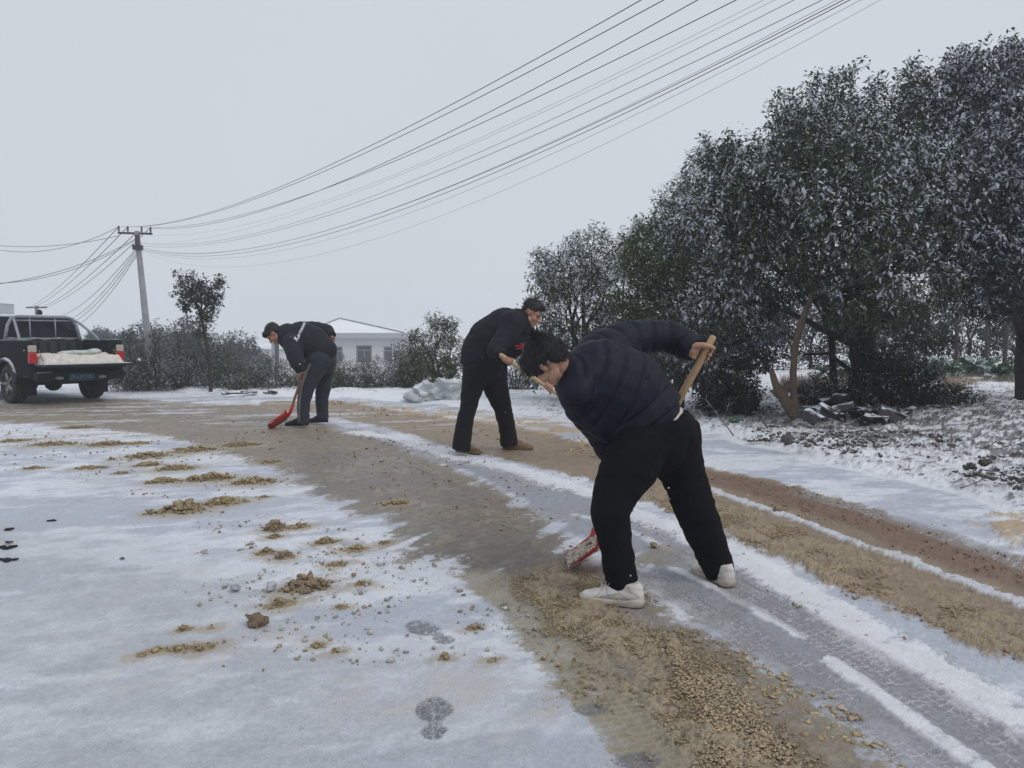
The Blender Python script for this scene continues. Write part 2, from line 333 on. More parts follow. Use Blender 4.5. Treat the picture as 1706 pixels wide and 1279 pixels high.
    # tyre prints
    for m, u, v, hw, c, k in ((T1, u1, v1, .10, SN, .55), (T2, u2, v2, .085, SN, .48), (T3, u3, v3, .12, TAN*1.3, .42), (T4, u4, v4, .09, SN, .5), (CX_, u5, v5, .06, SN, .25)):
        brk = sstep(.3, .55, n2*.7+n3*.3+.08); tr = tread(u+(n2-.5)*.012, v+(n1-.5)*.06, hw)*m*roadm*(np.maximum(.25+.75*sstep(.40, .58, n2*.55+n3*.45), .75*(hw == .12)))
        basec = np.array([.26, .245, .25]) if c is SN else OLV*1.02
        col = mixc(col, basec*(1+(n4[:, None]-.5)*.5), m*roadm*(.55 if c is SN else .8)*(1 if c is not SN else .8+.2*brk))
        col = mixc(col, c, tr*k*(.35+.65*brk)); hgt = hgt - m*.005 + tr*.0014
    # reddish track is packed and finely crumbled, the others carry crumbly slush
    cr = np.clip(np.maximum(np.maximum(CRUM, CRUM2*.75), CRUM3), 0, 1)*roadm
    k1 = fbm(x*52, y*52, 401, 4, .62); k2 = fbm(x*120, y*120, 411, 3, .6)
    ck = cr*sstep(.36, .60, k1*.55+k2*.3+.15*n2); 
    col = mixc(col, TAN*(.78+.5*k2[:, None])*(1, .985, .95), np.clip(ck*.9, 0, 1)); col = mixc(col, BRD*.8, cr*sstep(.42, .30, k1)*.6)
    hgt = hgt + cr*(.020*np.clip(k1-.38, 0, 1)+.006*(k2-.4))*sstep(7.5, 4.5, y+.3*x) + cr*.016*sstep(.35, .7, n2)*sstep(9, 5, y)
    rdn = RED*roadm; hgt = hgt + rdn*(.008*(k1-.4)+.004*(k2-.4)-.004)
    fz = np.clip(FARSL+HI, 0, 1); fk = fz*sstep(.44, .58, fbm(x*3, y*5, 421, 5, .65)); col = mixc(col, np.array([.46, .33, .19])*(.8+.5*n3[:, None]), fk*.85); hgt = hgt+fk*.03*n3
    # scrape ridges left by the shovel on the swept part
    ang = 1.06; sx = x*math.cos(ang)+y*math.sin(ang); sy = -x*math.sin(ang)+y*math.cos(ang)
    rid = sstep(.62, .74, fbm(sx*.9, sy*7, 431, 3, .5))*WET*roadm; col = mixc(col, TAN*.85, rid*.55*sstep(.4, .6, n3)); hgt = hgt+rid*.008*n3
    scr = zone([(560, 870), (700, 850), (860, 862), (800, 900), (700, 930), (640, 925)], .15, .6)*sstep(.52, .64, fbm(sx*.8, sy*9, 441, 3, .5)); 
    col = mixc(col, np.array([.30, .29, .29]), scr*(1-b)*.8)
    # traces of pale dirt over the snow near the slush
    tr = zone([(230, 735), (450, 760), (640, 850), (780, 960), (900, 1060), (960, 1130), (800, 1130), (500, 1110), (330, 1000), (420, 860), (200, 800)], .3, 2.5)*(1-b)*sstep(.5, .66, n1*.35+n2*.4+n3*.25)
    col = mixc(col, np.array([.52, .50, .44]), tr*.45)
    # slush soaked into the snow round each thrown clump
    for i_, (px_, py_, w_, h_) in enumerate(PILES):
        c_ = G(px_, py_); r_ = max(w_/2*c_.y/F*1.5, .05); dx_ = x-c_.x; dy_ = y-c_.y-dx_*.25; sel = (np.abs(dx_) < 2.4*r_) & (np.abs(dy_) < 2.4*r_)
        if not sel.any(): continue
        d_ = np.hypot(dx_[sel], dy_[sel]*1.1)/r_; mk = sstep(.50, .75, (1.35-d_*.62)*.5+n3[sel]*.45+n4[sel]*.25-.02)*sstep(2.3, 1.2, d_); cc = col[sel]; tt = (mk*.62)[:, None]; col[sel] = cc*(1-tt)+np.array([.40, .345, .255])*tt
    # boot prints
    def boot(px, py, ang, L, k=.85, treaded=True, heel=True):
        nonlocal col, hgt
        c = G(px, py); a = math.radians(ang); dx = x-c.x; dy = y-c.y; U = dx*math.cos(a)+dy*math.sin(a); V = -dx*math.sin(a)+dy*math.cos(a)
        near = (np.abs(U) < L) & (np.abs(V) < L)
        if not near.any(): return
        U = U+(n3-.5)*.02; V = V+(n3-.5)*.02
        sole = sstep(.01, -.006, np.hypot((U-.17*L)/1.35, V*1.06)-.155*L*1.35); hl = sstep(.008, -.005, np.hypot((U+.33*L)/1.1, V)-.135*L) if heel else 0
        arch = sstep(.008, -.006, np.abs(V+.02*L)-.07*L)*(np.abs(U+.05*L) < .2*L)*.8 if heel else 0
        mk = np.maximum(np.maximum(sole, hl), arch)*near
        gr = (((U/.017) % 1 < .22) | ((np.abs(V+.004*np.sin(U*200))/.021) % 1 < .16)) if treaded else (n4 > .62)
        mk = mk*k; col = mixc(col, np.array([.17, .18, .195])*(.8+.4*n4[:, None]), mk*np.where(gr, .35, 1.0)); hgt = hgt-mk*.005+mk*gr*.003
    boot(722, 1192, 97, .29, .9); boot(716, 1052, 132, .30, .8, False); boot(970, 1184, 28, .20, .85, True, False); boot(1042, 1272, 25, .24, .9, True, False)
    boot(598, 988, 100, .16, .55, False, False); boot(640, 940, 140, .2, .3, False, False); boot(575, 905, 20, .26, .45, False, False); boot(545, 822, 150, .3, .5, False, False); boot(530, 826, 160, .2, .45, False, False)
    rough = np.where(b > .5, .5, rough); rough = np.where((WET*b) > .5, .36, rough); rough = rough + .3*cr; rough = np.where(sp > .5, .5, rough)
    z = z + hgt*sstep(26, 12, y)*1.0
    V = np.stack([x, y, z], 1); col = np.clip(col, .01, .92)
    idx = np.arange(nr*nc).reshape(nr, nc)
    Q = np.stack([idx[:-1, :-1], idx[:-1, 1:], idx[1:, 1:], idx[1:, :-1]], -1).reshape(-1, 4)
    isv = (verge > .5)[Q[:, 0]]
    m = mat('snow_and_slush', attr='albedo', rough=.7, noise=.15, nscale=170, bump=.6, bscale=280, spec=.35)
    t = m.node_tree; a = t.nodes.new('ShaderNodeAttribute'); a.attribute_name = 'roughness'; t.links.new(a.outputs['Fac'], t.nodes['Principled BSDF'].inputs['Roughness'])
    for nm, sel in (('road', ~isv), ('ground', isv)):
        q = Q[sel]; used = np.unique(q); remap = np.zeros(len(V), np.int64); remap[used] = np.arange(len(used))
        o = npmesh(nm, V[used], remap[q], m, smooth=True, cols={'albedo': col[used], 'roughness': rough[used]}); tag(o, kind='structure')
    def height(px_, py_):
        return 0
    m2 = mat('plain_snow', (.70, .74, .84), .8, noise=.06, nscale=2, bump=.2, bscale=20)
    hx = 2.2*F*HC/1000.0
    V2 = [(-80, -60, -.02), (80, -60, -.02), (80, 1.545, -.02), (-80, 1.545, -.02), (-900, 1.6, -.03), (-3.4, 1.545, -.03), (-900, 420, -.03), (900, 1.6, -.03), (3.4, 1.545, -.03), (900, 420, -.03)]
    o = meshobj('snow_field', V2, [(0, 1, 2, 3), (4, 5, 6), (8, 7, 9)], m2); tag(o, kind='structure')
ground_sheet()
# ------------------------------------------------------------------ people
def add_cap(bm, A, ra, B, rb, flat=False, n=16, fl=None, fs=1.0, flatA=False):
    """tapered capsule from A to B; flat ends it with a disc; fl/fs squash across a direction"""
    A = Vector(A); B = Vector(B); ax = B-A; L = ax.length; ax = ax.normalized() if L > 1e-6 else Vector((0, 0, 1))
    e1 = (fl - ax*fl.dot(ax)).normalized() if fl is not None else ax.orthogonal().normalized(); e2 = ax.cross(e1)
    prof = []
    if flatA: prof += [(0, ra*.05), (0, ra)]
    else:
        for k in range(1, 6): a = math.pi/2*(1-k/5); prof.append((-ra*math.sin(a), ra*math.cos(a)))
    if flat: prof += [(L, rb), (L, rb*.05)]
    else:
        for k in range(0, 5): a = math.pi/2*k/5; prof.append((L+rb*math.sin(a), rb*math.cos(a)))
    rings = [[bm.verts.new(A+ax*t+(e1*math.cos(2*math.pi*j/n)*fs+e2*math.sin(2*math.pi*j/n))*r) for j in range(n)] for t, r in prof]
    for a, b in zip(rings, rings[1:]):
        for j in range(n): bm.faces.new((a[j], a[(j+1) % n], b[(j+1) % n], b[j]))
    bm.faces.new(rings[0][::-1]); bm.faces.new(rings[-1])
def add_ell(bm, c, r, M=None):
    T = Matrix.Translation(c) @ (M.to_4x4() if M is not None else Matrix()) @ Matrix.Diagonal((*r, 1))
    bmesh.ops.create_icosphere(bm, subdivisions=3, radius=1, matrix=T)
def chainw(pts):
    """pixel chain (px,py,Y,r px) -> world chain (point, radius m)"""
    return [(P(a, b, Y), r/pm(Y)) for a, b, Y, r in pts]
def add_chain(bm, ch, flat=False, fl=None, fs=1.0, flatA=False, k=1.0, dr=0.0):
    for i in range(len(ch)-1):
        (a, ra), (b, rb) = ch[i], ch[i+1]
        add_cap(bm, a, ra*k-dr, b, rb*k-dr, flat and i == len(ch)-2, fl=fl, fs=fs, flatA=flatA and i == 0)
def remeshed(name, bm, vox, m, parent, smooth_it=4, disp=None, fac=.5):
    me = bpy.data.meshes.new(name); bm.to_mesh(me); bm.free()
    o = bpy.data.objects.new(name, me); COL.objects.link(o)
    r = o.modifiers.new('r', 'REMESH'); r.mode = 'VOXEL'; r.voxel_size = vox
    s = o.modifiers.new('s', 'SMOOTH'); s.iterations = smooth_it; s.factor = fac
    dg = bpy.context.evaluated_depsgraph_get(); ev = o.evaluated_get(dg)
    me2 = bpy.data.meshes.new_from_object(ev, preserve_all_data_layers=False, depsgraph=dg)
    o.modifiers.clear(); o.data = me2; me2.name = name; bpy.data.meshes.remove(me)
    me2.materials.clear(); me2.materials.append(m); me2.shade_smooth()
    if parent is not None: o.parent = parent
    if disp is not None:
        n = len(me2.vertices); co = np.empty(n*3, np.float32); no = np.empty(n*3, np.float32)
        me2.vertices.foreach_get('co', co); me2.vertices.foreach_get('normal', no); co = co.reshape(-1, 3); no = no.reshape(-1, 3)
        d = disp(co, no); me2.vertices.foreach_set('co', (co+no*d[:, None]).astype(np.float32).ravel()); me2.update()
    return o
def vn3(p, s=0):
    return (vnoise(p[:, 0]+p[:, 2]*.7, p[:, 1]-p[:, 2]*.6+5, s)+vnoise(p[:, 1]+p[:, 2]*.8+31, p[:, 2]*.9-p[:, 0]*.5, s+5))*.5
def chain_t(co, chains):
    best = np.full(len(co), 1e9); T = np.zeros(len(co)); ID = np.zeros(len(co), int)
    for ci, ch in enumerate(chains):
        s = 0
        for (a, ra), (b, rb) in zip(ch, ch[1:]):
            a = np.array(a); e = np.array(b)-a; L = np.linalg.norm(e)+1e-9
            t = ((co-a)@e)/(L*L); tc = np.clip(t, 0, 1); d = np.linalg.norm(co-a-e*tc[:, None], axis=1)-(ra+(rb-ra)*tc)
            m = d < best; best = np.where(m, d, best); T = np.where(m, s+t*L, T); ID = np.where(m, ci, ID); s += L
    return ID, T
def folds(chains, amp=.006, along=16, base=5, quilt=None, seed=0, fine=1.0):
    def f(co, no):
        ID, T = chain_t(co, chains); p = co*base; q = p.copy(); q[:, 0] += T*along; q[:, 1] -= T*along*.4+ID*7; q[:, 2] += T*along*.3
        r1 = 1-np.abs(2*vn3(q, seed)-1)*1.6; q2 = q*2.1+3; r2 = 1-np.abs(2*vn3(q2, seed+3)-1)*1.6
        lo = vn3(p*.9+9, seed+8)-.5
        d = amp*(r1*.55+r2*.3*fine-.35)+amp*1.3*lo
        if quilt:
            per, dep, ids = quilt; w = np.isin(ID, ids); c = np.abs(np.cos(math.pi*T/per+lo*.9))
            puff = -dep*np.power(1-np.clip(np.abs(((T/per+lo*.25) % 1)-.5)*2, 0, 1), 0)*0
            u = np.abs(((T/per+lo*.30) % 1)-.5)*2          # 1 at the seam
            puff = dep*(.45-np.power(u, 5)*1.25)
            d = d*.75+np.where(w, puff, 0)
        return d
    return f
CLOTH = {}
def cloth(name, c, rough=.75, sheen=.15, b=.25, bs=300, noise=.12, spec=.3):
    m = mat(name, c, rough, noise=noise, nscale=9, bump=b, bscale=bs, spec=spec, sheen=sheen); return m
SKIN = mat('skin', (.40, .225, .15), .5, noise=.12, nscale=30, bump=.12, bscale=120); 
SKINR = mat('ruddy_skin', (.36, .185, .125), .55, noise=.15, nscale=40, bump=.12, bscale=120)
HAIR = mat('black_hair', (.012, .011, .012), .45, noise=.3, nscale=90, bump=.5, bscale=200, stretch=(1, 1, .25), spec=.35)
def head_parts(bm, c, fw, up, neck_to, s=1.0, neck_r=.056):
    x = fw.normalized(); z = (up-x*up.dot(x)).normalized(); y = z.cross(x); M = Matrix((x, y, z)).transposed()
    def L(a, b, d): return c+M@(Vector((a, b, d))*s)
    E = lambda p, r: add_ell(bm, L(*p), tuple(q*s for q in r), M)
    E((-.012, 0, .028), (.097, .074, .088)); E((.03, 0, -.025), (.062, .060, .082)); E((.035, 0, -.078), (.048, .050, .040)); E((.072, 0, -.098), (.024, .026, .02))
    add_cap(bm, L(.088, 0, .005), .009*s, L(.112, 0, -.032), .0135*s); E((.104, .012, -.036), (.012, .009, .008)); E((.104, -.012, -.036), (.012, .009, .008))
    for sy in (1, -1):
        add_cap(bm, L(.084, .012*sy, .018), .011*s, L(.070, .048*sy, .018), .011*s); E((.058, .038*sy, -.035), (.028, .021, .026)); E((-.003, .077*sy, -.012), (.015, .008, .027)); E((-.004, .082*sy, -.004), (.016, .005, .021))
        E((.01, .055*sy, -.07), (.035, .016, .03))
    E((.088, 0, -.064), (.016, .026, .008)); E((.086, 0, -.078), (.015, .022, .008))
    add_cap(bm, L(-.02, 0, -.04), .058*s, neck_to, neck_r*s)
    return L, M
def hair_obj(parent, L, M, s, vox, n, seed, long=.02, shape=None, m=None):
    bm = bmesh.new()
    for p, r in (shape or [((-.024, 0, .046), (.105, .084, .088)), ((-.062, 0, .0), (.056, .074, .075)), ((.045, 0, .088), (.052, .062, .036))]):
        add_ell(bm, L(*p), tuple(q*s for q in r), M)
    o = remeshed('hair', bm, vox, m or HAIR, parent, 3, lambda co, no: .006*(vn3(co*40, seed)-.5)*2)
    me = o.data; r = random.Random(seed); V = []; Fq = []; mv = me.vertices; crown = L(-.05, 0, .13)
    cand = [i for i in range(len(mv))]
    for k in range(n):
        v = mv[r.choice(cand)]; nrm = v.normal; fl = (v.co-crown); fl = (fl-nrm*fl.dot(nrm)).normalized()*.6+Vector((0, 0, -.45)); fl = fl-nrm*fl.dot(nrm)
        d = (fl+nrm*.22+Vector((r.uniform(-1, 1), r.uniform(-1, 1), r.uniform(-1, 1)))*.34).normalized()
        w = d.cross(nrm)
        if w.length < .1: continue
        w = w.normalized()*.0022*s*r.uniform(.6, 1.4); l = long*r.uniform(.5, 1.2); p0 = v.co-nrm*.002; p1 = p0+d*l*.6+nrm*l*.03; p2 = p0+d*l-nrm*l*.05
        b = len(V); V += [p0-w, p0+w, p1-w*.7, p1+w*.7, p2]; Fq += [(b, b+1, b+3, b+2), (b+2, b+3, b+4)]
    bm = bmesh.new(); bm.from_mesh(me)
    vs = [bm.verts.new(v) for v in V]
    for f in Fq: bm.faces.new([vs[i] for i in f])
    bm.to_mesh(me); bm.free(); me.shade_smooth(); return o
def grip_hand(bm, C, axis, w, e2, rs, wrist, s=1.0, up=1):
    """closed hand round a shaft: palm on the wrist's side, four fingers round one way, thumb the other"""
    a = axis.normalized(); w = (w-a*w.dot(a)).normalized(); e1 = -w; e2 = (e2-a*e2.dot(a)-w*e2.dot(w)).normalized()
    def at(ph, rr, off): return C+a*off+(e1*math.cos(ph)+e2*math.sin(ph))*rr
    for i, (off, ln, fr) in enumerate(((.034, 1.0, .0095), (.0125, 1.08, .0098), (-.009, 1.0, .0093), (-.029, .82, .0082))):
        off *= up*s; pts = []
        for k in range(7):
            ph = math.radians(-5+(215*ln)*k/6); rr = rs+fr*s*(1.0 if k else 1.9)+(.004 if k in (2, 4) else 0); pts.append((at(ph, rr, off), fr*s*(1.12 if k < 5 else .92)))
        add_chain(bm, pts)
        add_cap(bm, pts[0][0], .0125*s, C+a*off*.7+e1*(rs+.050*s), .014*s)
    add_cap(bm, C+a*.012*up*s+e1*(rs+.03*s), .020*s, C-a*.016*up*s+e1*(rs+.04*s), .019*s); add_cap(bm, C+a*0+e1*(rs+.035*s), .024*s, wrist, .025*s)
    tp = [(C+a*.02*up*s+e1*(rs+.05*s)-e2*.012*s, .016*s), (at(math.radians(-45), rs+.020*s, .045*up*s), .0135*s), (at(math.radians(-95), rs+.012*s, .052*up*s), .0115*s), (at(math.radians(-150), rs+.010*s, .050*up*s), .0095*s)]
    add_chain(bm, tp)
def relaxed_hand(bm, wrist, d, nrm, s=1.0):
    """open, slightly curled hand"""
    d = d.normalized(); nrm = (nrm-d*nrm.dot(d)).normalized(); sd = d.cross(nrm)
    pc = wrist+d*.05*s
    for o_ in (-.022, 0, .022): add_cap(bm, wrist+sd*o_*.5*s, .016*s, pc+sd*o_*s+d*.03*s, .014*s)
    for i, (o_, l) in enumerate(((-.03, .066), (-.01, .075), (.01, .07), (.029, .055))):
        p = pc+sd*o_*s+d*.035*s; pts = [(p, .0098*s)]; dd = d.copy()
        for k in range(3): dd = (dd+nrm*(.28+.12*k)).normalized(); p = p+dd*l*s/2.6; pts.append((p, (.0092-.0008*k)*s))
        add_chain(bm, pts)
    p = wrist+sd*-.02*s+d*.02*s; add_chain(bm, [(p, .014*s), (p+(-sd*.025+d*.022)*s, .011*s), (p+(-sd*.034+d*.05+nrm*.012)*s, .009*s)])
def shoe(parent, heel, yaw, m_up, m_sole, s=1.0, L=.29, pitch=0, laces=None, name='shoe', high=.0):
    """heel: ground point under the heel; the shoe points along yaw"""
    M = Matrix.Rotation(yaw, 3, 'Z') @ Matrix.Rotation(-pitch, 3, 'Y')
    def T(a, b, c): return heel+M@Vector((a*s, b*s, c*s))
    bm = bmesh.new()
    E = lambda p, r: add_ell(bm, T(*p), tuple(q*s for q in r), M)
    add_cap(bm, T(.045, 0, .055), .040*s, T(.14, 0, .050), .042*s, fl=M@Vector((0, 0, 1)), fs=.9); add_cap(bm, T(.14, 0, .048), .043*s, T(.225, .004, .036), .038*s, fl=M@Vector((0, 0, 1)), fs=.72)
    E((.245, .004, .032), (.042, .038, .024)); add_cap(bm, T(.05, 0, .07), .040*s, T(.055, 0, .105+high), .041*s, flat=True); add_cap(bm, T(.075, 0, .085+high*.5), .034*s, T(.17, 0, .058), .030*s)
    E((.03, 0, .05), (.036, .038, .045)); E((.02, 0, .085), (.022, .028, .022))
    o = remeshed(name, bm, .0055, m_up, parent, 3, lambda co, no: .0012*(vn3(co*60, 3)-.5))
    bm = bmesh.new(); out = [(-.008, .0), (.0, .028), (.03, .039), (.09, .036), (.15, .040), (.21, .048), (.26, .042), (.288, .022), (.296, .0)]
    out = smoothline(out, 4); ring = out+[(a, -b*.96) for a, b in out[::-1][1:-1]]
    lv = [(0, .93), (.004, 1), (.020, 1.02), (.030, .985), (.031, .9)]
    rings = [[bm.verts.new(T(.145+(a-.145)*k, b*k, z+(.014 if a > .27 else 0)*(a-.27)*20*(1-z*8)+(.008 if a < .05 else 0)*(z > .015))) for a, b in ring] for z, k in lv]
    for a, b in zip(rings, rings[1:]):
        for j in range(len(ring)): bm.faces.new((a[j], a[(j+1) % len(ring)], b[(j+1) % len(ring)], b[j]))
    bm.faces.new(rings[0][::-1]); bm.faces.new(rings[-1]); bmesh.ops.recalc_face_normals(bm, faces=bm.faces)
    bmobj('sole', bm, m_sole, o, smooth=True)
    if laces:
        bv = BVHTree.FromObject(o, bpy.context.evaluated_depsgraph_get()); bm = bmesh.new()
        for sy in (1, -1):
            for ln in ([(.215, .035), (.20, .05), (.188, .066), (.18, .082)], [(.055, .035), (.075, .05), (.10, .062), (.125, .085), (.13, .10)], [(.10, .062), (.15, .05), (.19, .038)], [(.012, .05), (.03, .066), (.05, .074), (.06, .10)], [(.14, .035), (.155, .055), (.165, .075)], [(.025, .038), (.08, .042), (.14, .036), (.2, .034)]):
                q = []
                for a, c in smoothline(ln, 4):
                    h = bv.ray_cast(T(a, sy*.12, c), (M@Vector((0, -sy, 0))), .2)
                    if h[0]: q.append(h[0]+h[1]*.0006)
                if len(q) > 2: add_tube(bm, q, .0016*s, 5)
        bmobj('stitching', bm, laces, o, smooth=True)
        bm = bmesh.new()
        for k in range(6):
            a = .095+.018*k; zz = .127-.0066*k
            add_tube(bm, [T(a, -.026, zz-.013), T(a+.006, -.010, zz), T(a+.002*(-1)**k, .010, zz), T(a+.006, .026, zz-.013)], .0032*s, 6)
        add_tube(bm, [T(.10, -.01, .122), T(.085, -.03, .118), T(.09, -.035, .1)], .0028*s, 6); add_tube(bm, [T(.10, .01, .122), T(.088, .03, .117), T(.095, .035, .098)], .0028*s, 6)
        bmobj('laces', bm, laces, o, smooth=True)
    return o
def shovel(label, T, H, S, wd, width, m_blade, m_handle, rs=.017, load=None, grip=False, tip_m=None):
    root = empty('snow_shovel', T); tag(root, label, 'shovel', 'shovels in use on the road'); 
    T0 = Vector(T); H = Vector(H)-T0; S = Vector(S)-T0; wd = wd.normalized(); bl = H.normalized(); wd = (wd-bl*wd.dot(bl)).normalized(); n = wd.cross(bl)
    if n.z < 0: n = -n
    L = H.length; bm = bmesh.new(); nu, nv = 12, 16; g = []; g2_ = []
    for i in range(nv+1):
        t = i/nv; row = []; row2 = []
        for j in range(nu+1):
            u = -1+2*j/nu; w_ = width/2*(1.02-.06*t) if t > .02 else width/2*1.0
            if t > .85: w_ *= 1-(t-.85)*1.2
            z = .040*max(0, abs(u)-.72)/.28*(.35+.65*t) + (.040*max(0, (t-.80)/.2)**1.5) + .006*(1-abs(u)) * (t > .3)
            p = bl*(t*L)+wd*(u*w_)+n*z; row.append(bm.verts.new(p)); row2.append(bm.verts.new(p-n*.0035))
        g.append(row); g2_.append(row2)
    for i in range(nv):
        for j in range(nu):
            bm.faces.new((g[i][j], g[i][j+1], g[i+1][j+1], g[i+1][j])); bm.faces.new((g2_[i][j], g2_[i+1][j], g2_[i+1][j+1], g2_[i][j+1]))
    for row, row2, fl in ((g[0], g2_[0], 0), (g[-1], g2_[-1], 1)):
        for j in range(nu): bm.faces.new((row[j], row2[j], row2[j+1], row[j+1]))
    for e in (0, -1):
        for i in range(nv): bm.faces.new((g[i][e], g[i+1][e], g2_[i+1][e], g2_[i][e]))
    bmesh.ops.recalc_face_normals(bm, faces=bm.faces); bo = bmobj('blade', bm, m_blade, root, smooth=True)
    if tip_m:
        bm = bmesh.new(); q = [bl*(-.004)+wd*(-width*.5), bl*(-.004)+wd*(width*.5), bl*(L*.28)+wd*(width*.44), bl*(L*.28)+wd*(-width*.44)]
        vs = [bm.verts.new(p+n*.0085) for p in q]; vs2 = [bm.verts.new(p+n*.0045) for p in q]; bm.faces.new(vs); bm.faces.new(vs2[::-1])
        for k in range(4): bm.faces.new((vs[k], vs2[k], vs2[(k+1) % 4], vs[(k+1) % 4]))
        bmobj('edge_strip', bm, tip_m, bo)
    bm = bmesh.new(); ax = (S-H).normalized(); add_tube(bm, [H-bl*.10*1+n*.012, H+n*.012-bl*.01, H+ax*.06+n*.004, H+ax*.16], [.010, .021, rs+.006, rs+.004], 12); bmobj('socket', bm, m_blade, root, smooth=True)
    bm = bmesh.new(); k = 9; pts = [H+ax*.05+(S-H-ax*.05)*(i/k)+Vector((math.sin(i*1.7), math.cos(i*2.1), 0))*.0018 for i in range(k+1)]
    rr = [rs*(1+.05*math.sin(i*2.3)) for i in range(k+1)]; rr[-1] = rs*.9
    add_tube(bm, pts+[pts[-1]+ax*.006], rr+[rs*.55], 14); bmobj('handle', bm, m_handle, root, smooth=True)
    return root, T0, bl, wd, n, L
WOOD = mat('worn_wood', (.46, .30, .175), .55, noise=.25, nscale=14, col2=(.34, .21, .115), bump=.3, bscale=60, stretch=(6, 6, 1))
WOODG = mat('pale_wood', (.50, .37, .22), .6, noise=.2, nscale=16, col2=(.38, .27, .15), bump=.3, bscale=60, stretch=(6, 6, 1))
REDM = mat('scratched_red_paint', (.50, .022, .018), .38, noise=.3, nscale=18, bump=.1, bscale=90, spec=.5, col2=(.32, .018, .015))
STEEL = mat('scraped_steel', (.30, .29, .29), .45, metal=.7, noise=.3, nscale=30)

def person(name_label, ch_tr, ch_jk, head, cfg):
    root = empty('person', cfg['base']); tag(root, name_label, 'person', 'workers clearing the road')
    b0 = Vector(cfg['base'])
    return root
def unparent_offset(root):
    """children were modelled in world coordinates: bring them under the thing's own origin"""
    for c in root.children:
        if c.type == 'MESH' and not c.get('_loc'):
            c.location = -root.location

